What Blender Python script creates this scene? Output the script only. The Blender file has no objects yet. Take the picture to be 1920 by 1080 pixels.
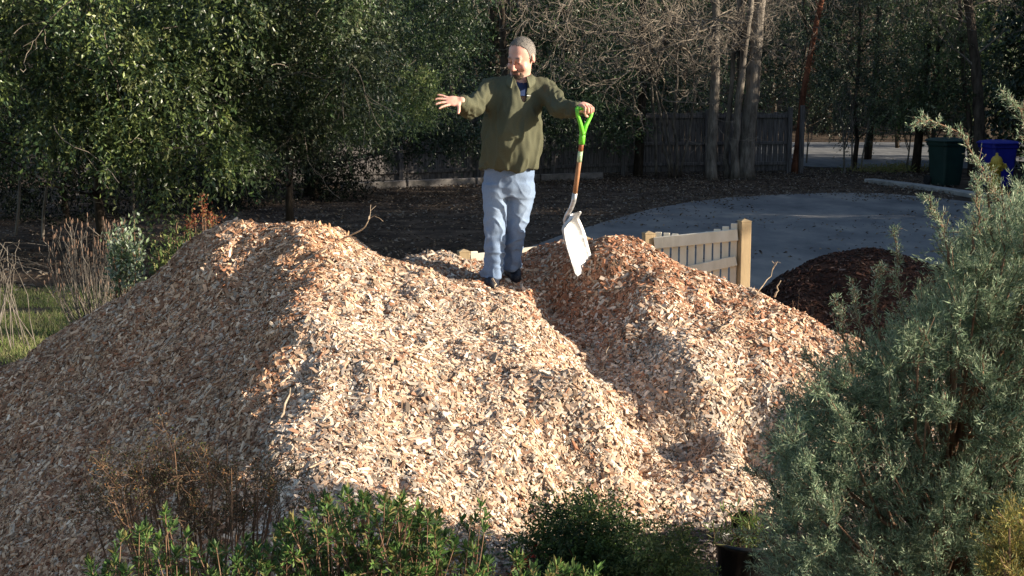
import bpy, math
import numpy as np
from mathutils import Vector, noise as mnoise
S = bpy.context.scene
R_ = math.radians
rng = np.random.default_rng(7)
# ---------------------------------------------------------------- camera
F = 2640.0; CAMZ = 2.5; PITCH = math.atan(388 / F)
cam = bpy.data.objects.new('camera', bpy.data.cameras.new('camera'))
S.collection.objects.link(cam); S.camera = cam
cam.location = (0, 0, CAMZ); cam.rotation_euler = (math.pi / 2 - PITCH, 0, 0)
cam.data.lens = F / 1920 * 36; cam.data.sensor_width = 36
cam.data.clip_start = 0.1; cam.data.clip_end = 600
# ---------------------------------------------------------------- light
SUN_EL, SUN_AZ = R_(17), R_(12)          # azimuth measured from +X towards -Y
sv = Vector((math.cos(SUN_EL) * math.cos(SUN_AZ), -math.cos(SUN_EL) * math.sin(SUN_AZ), math.sin(SUN_EL)))
w = bpy.data.worlds.new('World'); S.world = w; w.use_nodes = True
nt = w.node_tree; bg = nt.nodes['Background']
sky = nt.nodes.new('ShaderNodeTexSky'); sky.sky_type = 'NISHITA'; sky.sun_disc = False
sky.sun_elevation = SUN_EL; sky.sun_rotation = math.atan2(sv.x, sv.y)
nt.links.new(sky.outputs[0], bg.inputs[0]); bg.inputs[1].default_value = 0.084
sl = bpy.data.lights.new('sun', 'SUN'); sl.energy = 5.0; sl.angle = R_(0.5); sl.color = (1.0, 0.88, 0.70)
so = bpy.data.objects.new('sun', sl); S.collection.objects.link(so)
so.rotation_euler = (-sv).to_track_quat('-Z', 'Y').to_euler()
S.view_settings.view_transform = 'Standard'; S.view_settings.look = 'None'
S.view_settings.exposure = 1.27; S.view_settings.gamma = 1.0

# ---------------------------------------------------------------- helpers
cp, sp = math.cos(PITCH), math.sin(PITCH)
def P(px, py, D):
    u = (px - 960) / F; v = (540 - py) / F; t = D / (cp + v * sp)
    return np.array([t * u, D, CAMZ + t * (-sp + v * cp)])
def proj(p):
    x, y, z = p[..., 0], p[..., 1], p[..., 2] - CAMZ
    d = y * cp - z * sp; v = (y * sp + z * cp) / d; u = x / d
    return 960 + u * F, 540 - v * F
def link(o, parent=None):
    S.collection.objects.link(o)
    if parent is not None: o.parent = parent
    return o
def tag(o, label=None, cat=None, group=None, kind=None):
    if label: o['label'] = label
    if cat: o['category'] = cat
    if group: o['group'] = group
    if kind: o['kind'] = kind
    return o
def empty(name, loc, label=None, cat=None, group=None):
    o = bpy.data.objects.new(name, None); o.location = loc; link(o); return tag(o, label, cat, group)
def mesh_obj(name, v, f, mat, parent=None, col=None, smooth=False, off=None):
    """v Nx3, f MxK (or list of such), col per-vertex Nx3"""
    v = np.asarray(v, dtype=np.float32)
    q_ = parent
    while q_ is not None: v = v - np.array(q_.location, dtype=np.float32); q_ = q_.parent
    fs = f if isinstance(f, list) else [f]
    fs = [np.asarray(a, dtype=np.int32) for a in fs if len(a)]
    me = bpy.data.meshes.new(name)
    me.vertices.add(len(v)); me.vertices.foreach_set('co', v.ravel())
    nl = sum(a.size for a in fs); npol = sum(len(a) for a in fs)
    me.loops.add(nl); me.polygons.add(npol)
    me.loops.foreach_set('vertex_index', np.concatenate([a.ravel() for a in fs]))
    starts = []; s0 = 0
    for a in fs:
        starts.append(s0 + np.arange(len(a)) * a.shape[1]); s0 += a.size
    me.polygons.foreach_set('loop_start', np.concatenate(starts).astype(np.int32))
    me.update(calc_edges=True)
    me.polygons.foreach_set('use_smooth', np.full(npol, bool(smooth)))
    if col is not None:
        at = me.color_attributes.new('tint', 'FLOAT_COLOR', 'POINT')
        c = np.ones((len(v), 4), dtype=np.float32); c[:, :3] = col
        at.data.foreach_set('color', c.ravel())
    me.materials.append(mat)
    o = bpy.data.objects.new(name, me)
    return link(o, parent)
class MB:
    """collects boxes / tubes / lathes into one mesh"""
    def __init__(s): s.v = []; s.q = []; s.t = []; s.c = []; s.n = 0
    def add(s, v, q=None, t=None, c=None):
        v = np.asarray(v, float)
        if q is not None and len(q): s.q.append(np.asarray(q) + s.n)
        if t is not None and len(t): s.t.append(np.asarray(t) + s.n)
        s.v.append(v); s.n += len(v)
        s.c.append(np.tile(c, (len(v), 1)) if c is not None and np.ndim(c) == 1 else (c if c is not None else np.ones((len(v), 3)) * .5))
    def box(s, c, size, ax=None, bev=0.0, col=None):
        """box centred at c with axes ax (3x3 rows), slight bevel through doubled rings"""
        a = np.eye(3) if ax is None else np.asarray(ax, float)
        hx, hy, hz = np.array(size) / 2.0
        b = min(bev, hx * .9, hy * .9, hz * .9)
        if b <= 0:
            pts = np.array([[x, y, z] for z in (-hz, hz) for y in (-hy, hy) for x in (-hx, hx)])
            q = [[0, 2, 3, 1], [4, 5, 7, 6], [0, 1, 5, 4], [2, 6, 7, 3], [0, 4, 6, 2], [1, 3, 7, 5]]
            s.add(np.asarray(c) + pts @ a, q, c=col); return
        def ring(x, y, k, z): return [[x - k, -y, z], [x, -y + k, z], [x, y - k, z], [x - k, y, z], [-x + k, y, z], [-x, y - k, z], [-x, -y + k, z], [-x + k, -y, z]]
        pts = ring(hx - b, hy - b, b * .5, -hz) + ring(hx, hy, b, -hz + b) + ring(hx, hy, b, hz - b) + ring(hx - b, hy - b, b * .5, hz)
        q = []
        for r in range(3):
            for i in range(8):
                j = (i + 1) % 8; q.append([r * 8 + i, r * 8 + j, r * 8 + 8 + j, r * 8 + 8 + i])
        for base, fl in ((0, True), (24, False)):
            for k4 in ([0, 1, 2, 3], [0, 3, 4, 7], [4, 5, 6, 7]):
                k = [base + m for m in k4]; q.append(k[::-1] if fl else k)
        s.add(np.asarray(c) + np.array(pts) @ a, q, c=col)
    def tube(s, pts, r, n=6, col=None, cap=True, flat=None):
        pts = np.asarray(pts, float); m = len(pts)
        r = np.broadcast_to(np.asarray(r, float), (m,))
        T = np.gradient(pts, axis=0); T /= (np.linalg.norm(T, axis=1, keepdims=True) + 1e-9)
        up = np.array([0, 0, 1.0]) if abs(T[0][2]) < .9 else np.array([1.0, 0, 0])
        A = np.cross(T, up); A /= (np.linalg.norm(A, axis=1, keepdims=True) + 1e-9)
        B = np.cross(T, A)
        th = np.arange(n) * 2 * math.pi / n
        ring = A[:, None, :] * np.cos(th)[None, :, None] + B[:, None, :] * np.sin(th)[None, :, None]
        v = (pts[:, None, :] + ring * r[:, None, None]).reshape(-1, 3)
        i = np.arange(m - 1)[:, None] * n; j = np.arange(n)[None, :]; j2 = (j + 1) % n
        q = np.stack([i + j, i + j2, i + n + j2, i + n + j], -1).reshape(-1, 4)
        t = None
        if cap:
            v = np.vstack([v, pts[0], pts[-1]]); k = m * n
            t = [[(a + 1) % n, a, k] for a in range(n)] + [[(m - 1) * n + a, (m - 1) * n + (a + 1) % n, k + 1] for a in range(n)]
        s.add(v, q, t, c=col)
    def lathe(s, c, prof, n=20, ax=None, col=None):
        a = np.eye(3) if ax is None else np.asarray(ax, float)
        prof = np.asarray(prof, float); th = np.arange(n) * 2 * math.pi / n
        v = np.stack([np.outer(prof[:, 0], np.cos(th)), np.outer(prof[:, 0], np.sin(th)), np.repeat(prof[:, 1:2], n, 1)], -1).reshape(-1, 3)
        m = len(prof); i = np.arange(m - 1)[:, None] * n; j = np.arange(n)[None, :]; j2 = (j + 1) % n
        q = np.stack([i + j, i + j2, i + n + j2, i + n + j], -1).reshape(-1, 4)
        s.add(np.asarray(c) + v @ a, q, c=col)
    def build(s, name, mat, parent=None, smooth=False, usecol=False):
        v = np.vstack(s.v); fs = []
        if s.q: fs.append(np.vstack(s.q))
        if s.t: fs.append(np.vstack(s.t))
        return mesh_obj(name, v, fs, mat, parent, np.vstack(s.c) if usecol else None, smooth)
def rotz(a):
    c, s_ = math.cos(a), math.sin(a); return np.array([[c, s_, 0], [-s_, c, 0], [0, 0, 1.0]])
def norm(v): v = np.asarray(v, float); return v / (np.linalg.norm(v, axis=-1, keepdims=True) + 1e-9)
def sm(t): t = np.clip(t, 0, 1); return t * t * (3 - 2 * t)
# value noise in numpy
_perm = rng.permutation(4096)
_val = rng.random(4096)
def vn2(x, y, sc=1.0, seed=0):
    x = np.asarray(x) * sc + 57.3 * seed; y = np.asarray(y) * sc + 31.7 * seed
    xi = np.floor(x).astype(int); yi = np.floor(y).astype(int); fx = sm(x - xi); fy = sm(y - yi)
    h = lambda a, b: _val[(_perm[(a & 4095)] + b * 57) & 4095]
    return (h(xi, yi) * (1 - fx) + h(xi + 1, yi) * fx) * (1 - fy) + (h(xi, yi + 1) * (1 - fx) + h(xi + 1, yi + 1) * fx) * fy

# ---------------------------------------------------------------- materials
def mat(name, col=(.5, .5, .5), rough=.7, spec=.3, metal=0.0):
    m = bpy.data.materials.new(name); m.use_nodes = True; b = m.node_tree.nodes['Principled BSDF']
    b.inputs['Base Color'].default_value = (*col, 1); b.inputs['Roughness'].default_value = rough
    b.inputs['Specular IOR Level'].default_value = spec; b.inputs['Metallic'].default_value = metal
    return m
def N(m, t, **k):
    n = m.node_tree.nodes.new(t)
    for a, b in k.items(): setattr(n, a, b)
    return n
def L(m, a, b): m.node_tree.links.new(a, b)
def noisemat(name, c1, c2, scale=5, rough=.8, stretch=(1, 1, 1), detail=6, bump=.3, bscale=None, dist=.01, c3=None, spec=.25, metal=0, lo=.35, hi=.65):
    m = mat(name, c1, rough, spec, metal); b = m.node_tree.nodes['Principled BSDF']
    tc = N(m, 'ShaderNodeTexCoord'); mp = N(m, 'ShaderNodeMapping'); mp.inputs['Scale'].default_value = stretch
    L(m, tc.outputs['Object'], mp.inputs[0])
    n = N(m, 'ShaderNodeTexNoise'); n.inputs['Scale'].default_value = scale; n.inputs['Detail'].default_value = detail
    n.inputs['Roughness'].default_value = .65; L(m, mp.outputs[0], n.inputs[0])
    r = N(m, 'ShaderNodeValToRGB'); e = r.color_ramp.elements
    e[0].position = lo; e[0].color = (*c1, 1); e[1].position = hi; e[1].color = (*c2, 1)
    if c3 is not None:
        k = e.new((lo + hi) / 2); k.color = (*c3, 1)
    L(m, n.outputs[0], r.inputs[0]); L(m, r.outputs[0], b.inputs['Base Color'])
    if bump:
        n2 = N(m, 'ShaderNodeTexNoise'); n2.inputs['Scale'].default_value = bscale or scale * 4; n2.inputs['Detail'].default_value = 4
        L(m, mp.outputs[0], n2.inputs[0]); bp = N(m, 'ShaderNodeBump'); bp.inputs['Strength'].default_value = bump
        bp.inputs['Distance'].default_value = dist; L(m, n2.outputs[0], bp.inputs['Height']); L(m, bp.outputs[0], b.inputs['Normal'])
    return m
def tintmat(name, rough=.8, spec=.2, trans=0.0, noise=0.0, nscale=60, bump=0, stretch=(1, 1, 1)):
    m = mat(name, (.5, .5, .5), rough, spec); nt = m.node_tree; b = nt.nodes['Principled BSDF']
    a = N(m, 'ShaderNodeAttribute', attribute_name='tint'); out = a.outputs['Color']
    if noise or bump:
        tc = N(m, 'ShaderNodeTexCoord'); mp = N(m, 'ShaderNodeMapping'); mp.inputs['Scale'].default_value = stretch
        L(m, tc.outputs['Object'], mp.inputs[0])
        n = N(m, 'ShaderNodeTexNoise'); n.inputs['Scale'].default_value = nscale; n.inputs['Detail'].default_value = 5; L(m, mp.outputs[0], n.inputs[0])
    if noise:
        mr = N(m, 'ShaderNodeMapRange'); mr.inputs['From Min'].default_value = .3; mr.inputs['From Max'].default_value = .7
        mr.inputs['To Min'].default_value = 1 - noise; mr.inputs['To Max'].default_value = 1 + noise; L(m, n.outputs[0], mr.inputs[0])
        vm = N(m, 'ShaderNodeVectorMath', operation='SCALE'); L(m, out, vm.inputs[0]); L(m, mr.outputs[0], vm.inputs['Scale']); out = vm.outputs[0]
    if bump:
        bp = N(m, 'ShaderNodeBump'); bp.inputs['Strength'].default_value = bump; bp.inputs['Distance'].default_value = .005
        L(m, n.outputs[0], bp.inputs['Height']); L(m, bp.outputs[0], b.inputs['Normal'])
    L(m, out, b.inputs['Base Color'])
    if trans:
        t = N(m, 'ShaderNodeBsdfTranslucent'); L(m, out, t.inputs[0])
        mx = N(m, 'ShaderNodeMixShader'); mx.inputs[0].default_value = trans
        L(m, b.outputs[0], mx.inputs[1]); L(m, t.outputs[0], mx.inputs[2]); L(m, mx.outputs[0], nt.nodes['Material Output'].inputs[0])
    return m
M = {}
M['chip'] = tintmat('wood_chips', .85, .12)
M['chipbase'] = noisemat('chip_bed', (.10, .06, .035), (.30, .20, .12), 45, .95, bump=.8, dist=.02, spec=.05)
M['leaf'] = tintmat('glossy_leaf', .38, .5, .28)
M['leafmatt'] = tintmat('soft_leaf', .55, .25, .35)
M['litter'] = tintmat('dry_leaf', .8, .15, .15)
M['needle'] = tintmat('juniper_foliage', .6, .2, .25)
M['bark'] = noisemat('grey_bark', (.07, .06, .05), (.24, .21, .18), 9, .95, (1, 1, .25), bump=.9, bscale=30, dist=.03, spec=.05)
M['barkdark'] = noisemat('dark_bark', (.03, .025, .02), (.10, .08, .065), 9, .95, (1, 1, .25), bump=.9, bscale=30, dist=.03, spec=.05)
M['barkred'] = noisemat('red_bark', (.07, .03, .02), (.24, .10, .06), 7, .9, (1, 1, .3), bump=.8, bscale=25, dist=.03, spec=.05)
M['twig'] = noisemat('twig', (.11, .09, .07), (.27, .23, .19), 12, .9, bump=0, spec=.1)
M['twigbrown'] = noisemat('brown_twig', (.10, .055, .035), (.24, .15, .10), 12, .9, bump=0, spec=.1)
M['stick'] = noisemat('dry_stick', (.22, .16, .11), (.48, .38, .28), 20, .9, bump=.3, spec=.1)

# ---------------------------------------------------------------- ground
def ground_z(x, y):
    x = np.asarray(x, float); y = np.asarray(y, float)
    drop = -.55 * sm((9.5 - y) / 3.0) * sm((-.4 - x) / 2.2)
    hill = .30 * np.maximum(0, y - 64) * sm((y - 60) / 12) + .02 * np.maximum(0, np.abs(x) - 25)
    return drop + hill
gx = np.unique(np.concatenate([np.arange(-90, -12, 3.0), np.arange(-12, 12, .4), np.arange(12, 92, 3.0)]))
gy = np.unique(np.concatenate([np.arange(-30, 3, 3.0), np.arange(3, 24, .4), np.arange(24, 66, 1.5), np.arange(66, 150, 4.0)]))
X, Y = np.meshgrid(gx, gy); Z = ground_z(X, Y)
Z = Z + np.where(Y > 66, (vn2(X, Y, .15) - .5) * 1.2, 0)
nx = len(gx); ny = len(gy)
I = np.arange(ny - 1)[:, None] * nx + np.arange(nx - 1)[None, :]
gf = np.stack([I, I + 1, I + nx + 1, I + nx], -1).reshape(-1, 4)
gm = noisemat('leafy_soil', (.035, .028, .022), (.14, .105, .078), 1.6, .95, detail=10, bump=.9, bscale=14, dist=.06, c3=(.07, .052, .04), spec=.05)
g = mesh_obj('ground', np.stack([X, Y, Z], -1).reshape(-1, 3), gf, gm, smooth=True); tag(g, kind='structure')
def flat(name, pix, z, m, world=False):
    v = []
    for a in pix:
        if world: v.append((a[0], a[1], z)); continue
        D = (CAMZ - z) * F / (a[1] - 152.0); p = P(a[0], a[1], D)
        v.append((p[0], p[1], z))
    me = bpy.data.meshes.new(name); me.from_pydata(v, [], [list(range(len(v)))]); me.materials.append(m)
    o = bpy.data.objects.new(name, me); link(o); return o
asph = noisemat('weathered_asphalt', (.105, .106, .110), (.25, .235, .215), .9, .9, (1, .45, 1), detail=12, bump=.5, bscale=60, dist=.015, spec=.2, c3=(.165, .163, .162))
rd = flat('road', [(900, 520), (960, 474), (1050, 440), (1140, 412), (1215, 391), (1290, 377), (1370, 368), (1450, 363), (1560, 359), (1650, 360), (1750, 368), (1850, 380), (1960, 394), (2500, 440), (2700, 560), (1750, 600), (1560, 590), (1400, 585), (1000, 585), (880, 560)], .012, asph); tag(rd, kind='structure')  # left end cut short; bare dark soil stands in for asphalt in deeper shade
dv = flat('driveway', [(7.6, 43), (9.0, 41), (12, 40.5), (60, 41), (60, 58), (9.5, 58), (7.8, 52)], .02, noisemat('pale_gravel_paving', (.10, .105, .115), (.19, .19, .195), 2, .9, (1, .4, 1), bump=.3, spec=.15), world=True); tag(dv, kind='structure')
# concrete gutter kerb along the far right road edge
mb = MB(); conc = noisemat('concrete', (.20, .20, .19), (.36, .35, .33), 3, .9, bump=.3, spec=.15)
kp = [P(a, b, 2.5 * F / (b - 152.)) for a, b in [(1630, 341), (1720, 352), (1800, 364), (1870, 376), (1960, 392), (2150, 425)]]
for a, b in zip(kp[:-1], kp[1:]):
    d = norm(b - a); n = np.array([-d[1], d[0], 0]); c = (a + b) / 2; c[2] = .055
    mb.box(c, (np.linalg.norm((b - a)[:2]) - .012, .32, .11), np.array([[d[0], d[1], 0], n, [0, 0, 1]]), .015)
k = mb.build('kerb', conc); tag(k, kind='structure')
# grass patch at left
def blades(n, xs, ys, h, base, seed=1, zf=ground_z):
    r = np.random.default_rng(seed); x = r.uniform(*xs, n); y = r.uniform(*ys, n)
    keep = vn2(x, y, 1.6, seed) > .28; x = x[keep]; y = y[keep]; n = len(x)
    z = zf(x, y); hh = h * r.uniform(.5, 1.3, n); a = r.uniform(0, 6.283, n)
    d = np.stack([np.cos(a), np.sin(a), np.zeros(n)], -1); lean = r.normal(0, .45, (n, 2))
    b = np.stack([x, y, z - .005], -1); w_ = .004
    tip = b + np.stack([lean[:, 0] * hh, lean[:, 1] * hh, hh], -1)
    v = np.stack([b - d * w_, b + d * w_, tip], 1).reshape(-1, 3)
    c = np.array(base)[r.integers(0, len(base), n)] * r.uniform(.7, 1.3, (n, 1))
    return v, np.arange(n * 3).reshape(-1, 3), np.repeat(c, 3, 0)
v, f, c = blades(60000, (-9.5, -3.4), (12.3, 17), .07, [(.18, .24, .07), (.26, .26, .11), (.34, .30, .17), (.14, .20, .05)])
gr = mesh_obj('grass', v, f, M['leafmatt'], col=c); tag(gr, 'sunlit short green and straw grass left of the big chip pile', 'grass', kind='stuff')

# ---------------------------------------------------------------- chip piles: thin plate surface through points
pts = []
def A(px, py, D): pts.append(P(px, py, D))
def W(x, y, z): pts.append(np.array([x, y, z], float))
def leftD(px, py): return 4.378 / ((py - 152) / F + (px - 960) / F * .64 + .445)
for px, py in [(0, 705), (0, 790), (0, 900), (0, 1000), (0, 1080), (-200, 1080), (-200, 850), (120, 632), (120, 760), (120, 900), (120, 1060), (180, 592), (260, 540), (300, 502), (300, 640), (300, 780), (300, 950), (350, 465), (400, 440), (420, 560), (420, 700), (420, 850), (420, 1020), (480, 500), (500, 620), (520, 740), (540, 850)]:
    A(px, py, leftD(px, py))
for a in [(440, 424, 10.2), (500, 423, 10.05), (560, 424, 9.95), (600, 427, 9.85), (640, 450, 9.85), (690, 478, 9.8), (750, 496, 9.8), (850, 517, 9.75), (905, 538, 9.62), (975, 553, 9.45), (983, 600, 9.2), (1003, 645, 8.95), (1060, 695, 8.6), (1125, 730, 8.3), (1140, 765, 8.1),
          (560, 520, 9.2), (560, 600, 8.45), (640, 560, 9.0), (700, 600, 8.75), (800, 620, 8.75), (900, 630, 8.9), (620, 700, 7.95), (760, 700, 8.1), (880, 720, 8.2), (1000, 760, 8.1), (560, 900, 7.05), (700, 800, 7.6), (850, 820, 7.7), (1000, 860, 7.65), (700, 950, 6.95), (900, 950, 7.2), (560, 1080, 6.35), (800, 1080, 6.6), (1080, 880, 7.9), (1000, 960, 7.45),
          # right pile
          (1000, 470, 10.7), (1100, 456, 10.45), (1200, 460, 10.3), (1260, 488, 10.2), (1320, 520, 10.1), (1400, 547, 10.0), (1500, 592, 9.8), (1590, 640, 9.6), (1700, 720, 9.3), (1850, 830, 8.9),
          (1060, 520, 9.98), (1015, 560, 9.95), (1120, 560, 9.75), (1030, 600, 9.95), (1060, 640, 9.55), (1100, 700, 9.08), (1170, 775, 8.6), (1200, 560, 9.5), (1270, 640, 9.05), (1320, 720, 8.68), (1350, 800, 8.4), (1350, 640, 9.2), (1450, 690, 9.0), (1500, 790, 8.6), (1230, 850, 8.3), (1300, 890, 8.45), (1400, 890, 8.5), (1600, 880, 8.6), (1180, 880, 8.2),
          # where the man stands, and the small mound behind
          (922, 540, 9.8), (958, 527, 10.1), (890, 533, 10.1), (960, 500, 10.6), (800, 477, 10.45), (748, 490, 10.35), (862, 489, 10.4), (912, 510, 10.35)]: A(*a)
for a in [(-4.2, 11.2, .1), (-3, 11.4, .5), (-2, 11.6, .55), (-1.2, 11.1, .7), (-1.3, 12.1, .1), (0, 12.2, .15), (-.5, 11.5, .5), (.6, 11.6, .5), (1.3, 11.5, .45), (.6, 12.4, 0), (2.2, 11.2, .3), (3, 10.9, .15), (3.7, 9.8, .0), (4.2, 8.8, 0), (2.2, 8.0, -.05), (1.3, 7.6, -.05), (.8, 6.9, -.05), (0, 6.1, -.15), (-1, 5.5, -.2), (-2.5, 5.5, -.55), (-4, 6.5, -.6), (-5, 8, -.4), (-5, 10, -.1), (-5.5, 12, -.1), (-3, 12.6, -.1), (2, 12.3, -.05), (3.2, 11.8, -.05)]: W(*a)
PT = np.array(pts)
def tps_fit(PT, lam=.004):
    n = len(PT); d = np.linalg.norm(PT[:, None, :2] - PT[None, :, :2], axis=-1)
    K = d * d * np.log(d + 1e-9) + lam * np.eye(n); Q = np.hstack([np.ones((n, 1)), PT[:, :2]])
    Amat = np.block([[K, Q], [Q.T, np.zeros((3, 3))]]); return np.linalg.solve(Amat, np.concatenate([PT[:, 2], np.zeros(3)]))
TW = tps_fit(PT)
def pile_raw(x, y):
    x = np.asarray(x, float).ravel(); y = np.asarray(y, float).ravel(); out = np.empty_like(x)
    for i in range(0, len(x), 20000):
        a = x[i:i + 20000, None] - PT[None, :, 0]; b = y[i:i + 20000, None] - PT[None, :, 1]; r2 = a * a + b * b
        out[i:i + 20000] = (.5 * r2 * np.log(r2 + 1e-12)) @ TW[:-3] + TW[-3] + TW[-2] * x[i:i + 20000] + TW[-1] * y[i:i + 20000]
    return out
H = .03; hx = np.arange(-5.4, 4.3, H); hy = np.arange(5.6, 12.6, H)
HX, HY = np.meshgrid(hx, hy); HZ = pile_raw(HX, HY).reshape(HX.shape)
HZ += (vn2(HX, HY, 2.5, 1) - .5) * .09 + (vn2(HX, HY, 6, 2) - .5) * .06 + (vn2(HX, HY, 13, 3) - .5) * .030 - .035 * sm((vn2(HX, HY, 8, 12) - .80) * 8)
GZ = ground_z(HX, HY)
def hz(x, y, G=HZ):
    fx = np.clip((np.asarray(x) - hx[0]) / H, 0, len(hx) - 1.001); fy = np.clip((np.asarray(y) - hy[0]) / H, 0, len(hy) - 1.001)
    i = fx.astype(int); j = fy.astype(int); a = fx - i; b = fy - j
    return (G[j, i] * (1 - a) + G[j, i + 1] * a) * (1 - b) + (G[j + 1, i] * (1 - a) + G[j + 1, i + 1] * a) * b
# which pile owns a place: 0 left, 1 right, 2 small mound
bnd = np.array([P(1150, 930, 7.6), P(1140, 762, 8.1), P(1060, 695, 8.6), P(1003, 645, 8.95), P(983, 600, 9.2), P(975, 553, 9.5), P(950, 530, 9.95)])
def owner(x, y):
    xb = np.interp(y, bnd[:, 1], bnd[:, 0]); o = np.where(x > xb, 1, 0)
    return np.where((y > 10.02 + .10 * np.clip(-x, -1, 3)) & (x > -1.0) & (x < -.12), 2, o)
ny, nx = HX.shape
I = (np.arange(ny - 1)[:, None] * nx + np.arange(nx - 1)[None, :]).ravel()
cx = (HX[:-1, :-1] + H / 2).ravel(); cy = (HY[:-1, :-1] + H / 2).ravel()
above = (hz(cx, cy) > ground_z(cx, cy) - .03)
own = owner(cx, cy)
base_v = np.stack([HX, HY, HZ - .012], -1).reshape(-1, 3)
def chips(n, seed, spread_front=True):
    r = np.random.default_rng(seed)
    x = r.uniform(hx[0], hx[-1], n * 3); y = 5.7 + r.random(n * 3) * 6.8
    z = hz(x, y); g_ = ground_z(x, y)
    e = .02; zx = (hz(x + e, y) - hz(x - e, y)) / (2 * e); zy = (hz(x, y + e) - hz(x, y - e)) / (2 * e)
    nrm = norm(np.stack([-zx, -zy, np.ones_like(zx)], -1))
    p = np.stack([x, y, z], -1); px, py = proj(p)
    view = norm(np.array([0, 0, CAMZ]) - p); fac = (nrm * view).sum(-1)
    wgt = np.where(fac > -.05, 1.0, .12) * np.where((px > -130) & (px < 2050) & (py < 1180), 1, .06) * (z > g_ - .02)
    wgt *= (1 / nrm[:, 2]) / 1.6
    kp_ = r.random(n * 3) < wgt
    idx = np.nonzero(kp_)[0][:n]
    return p[idx], nrm[idx], px[idx], py[idx]
def chip_mesh(p, nrm, r, col, length, width, thick, tilt=.30, lift=.006):
    n = len(p)
    a = norm(np.cross(nrm, r.normal(size=(n, 3))))
    nn = norm(nrm + r.normal(0, tilt, (n, 3)) * .8)
    a = norm(a - nn * (a * nn).sum(-1, keepdims=True)); b = np.cross(nn, a)
    p = p + nrm * (r.random((n, 1)) * lift * 2.2 - lift * .3)
    v = np.empty((n, 8, 3)); k = 0
    for sz in (-1, 1):
        for sa, sb in ((-1, -1), (1, -1), (1, 1), (-1, 1)):
            la = length * .5 * sa * r.uniform(.7, 1.15, n); wb = width * .5 * sb * r.uniform(.35, 1.2, n); tz = thick * .5 * sz
            v[:, k] = p + a * la[:, None] + b * wb[:, None] + nn * tz[:, None]; k += 1
    f = np.array([[0, 3, 2, 1], [4, 5, 6, 7], [0, 1, 5, 4], [1, 2, 6, 5], [2, 3, 7, 6], [3, 0, 4, 7]])
    F_ = (np.arange(n)[:, None, None] * 8 + f[None]).reshape(-1, 4)
    return v.reshape(-1, 3), F_, np.repeat(col, 8, 0)
def gauss(px, py, cx_, cy_, sx, sy): return np.exp(-((px - cx_) / sx) ** 2 - ((py - cy_) / sy) ** 2)
def chipcol(p, px, py, r):
    n = len(p)
    pale = np.array([.67, .53, .41]); tan = np.array([.55, .385, .27]); brown = np.array([.30, .175, .115]); red = np.array([.35, .17, .10]); grey = np.array([.44, .37, .31]); orange = np.array([.47, .30, .19]); cream = np.array([.76, .65, .53])
    red_w = 1.7 * gauss(p[:, 0], p[:, 1], .62, 10.35, .75, .65) + 1.1 * gauss(p[:, 0], p[:, 1], 1.9, 9.7, 1.0, .25) * (vn2(p[:, 0], p[:, 1], 2, 9) + .3) + .5 * gauss(p[:, 0], p[:, 1], 2.3, 9.1, .5, .4)
    or_w = 1.0 * gauss(p[:, 0], p[:, 1], -.95, 9.85, .5, .35) + .5 * gauss(p[:, 0], p[:, 1], 1.6, 9.7, .8, .6)
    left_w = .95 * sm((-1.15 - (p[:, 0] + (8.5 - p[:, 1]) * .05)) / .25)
    patch = vn2(p[:, 0], p[:, 1], 3.2, 5)
    u = r.random(n)
    wr = np.clip(red_w * (.5 + patch), 0, .82) ; wo = np.clip(or_w * (.4 + patch), 0, .5)
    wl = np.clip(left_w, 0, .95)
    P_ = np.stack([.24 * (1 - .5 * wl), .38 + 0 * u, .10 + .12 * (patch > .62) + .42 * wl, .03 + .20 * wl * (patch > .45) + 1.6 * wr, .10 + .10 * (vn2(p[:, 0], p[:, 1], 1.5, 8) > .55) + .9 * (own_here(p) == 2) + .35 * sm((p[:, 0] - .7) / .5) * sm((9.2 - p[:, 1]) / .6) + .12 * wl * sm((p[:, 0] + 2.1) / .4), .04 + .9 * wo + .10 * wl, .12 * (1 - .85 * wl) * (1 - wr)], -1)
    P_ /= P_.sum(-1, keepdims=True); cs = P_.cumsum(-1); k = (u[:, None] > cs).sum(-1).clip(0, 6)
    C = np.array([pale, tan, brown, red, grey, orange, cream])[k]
    return C * np.where(r.random((n, 1)) < .10, .40, 1) * r.uniform(.6, 1.18, (n, 1)) * (.88 + .24 * vn2(p[:, 0], p[:, 1], 5, 14))[:, None] * (1 + np.array([.16, .06, -.04]) * wl[:, None])  # last factor puts warmer, brighter fill light into the left-face tint
def own_here(p): return owner(p[:, 0], p[:, 1])
NCH = 560000
p, nrm, px, py = chips(NCH, 11); n = len(p); r = np.random.default_rng(5)
leng = np.clip(r.lognormal(-4.06, .66, n), .006, .10); wid = np.clip(leng * r.uniform(.14, .66, n), .003, .024); thk = np.clip(wid * r.uniform(.15, .5, n), .0015, .009)
col = chipcol(p, px, py, r)
ow = own_here(p)
LAB = ['tall wood chip pile, brown and shaded on its left, pale and sunlit on its right', 'reddish wood chip pile under the shovel blade, sloping down towards the juniper', 'small greyish wood chip mound behind the ridge at the man\'s feet']
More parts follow.
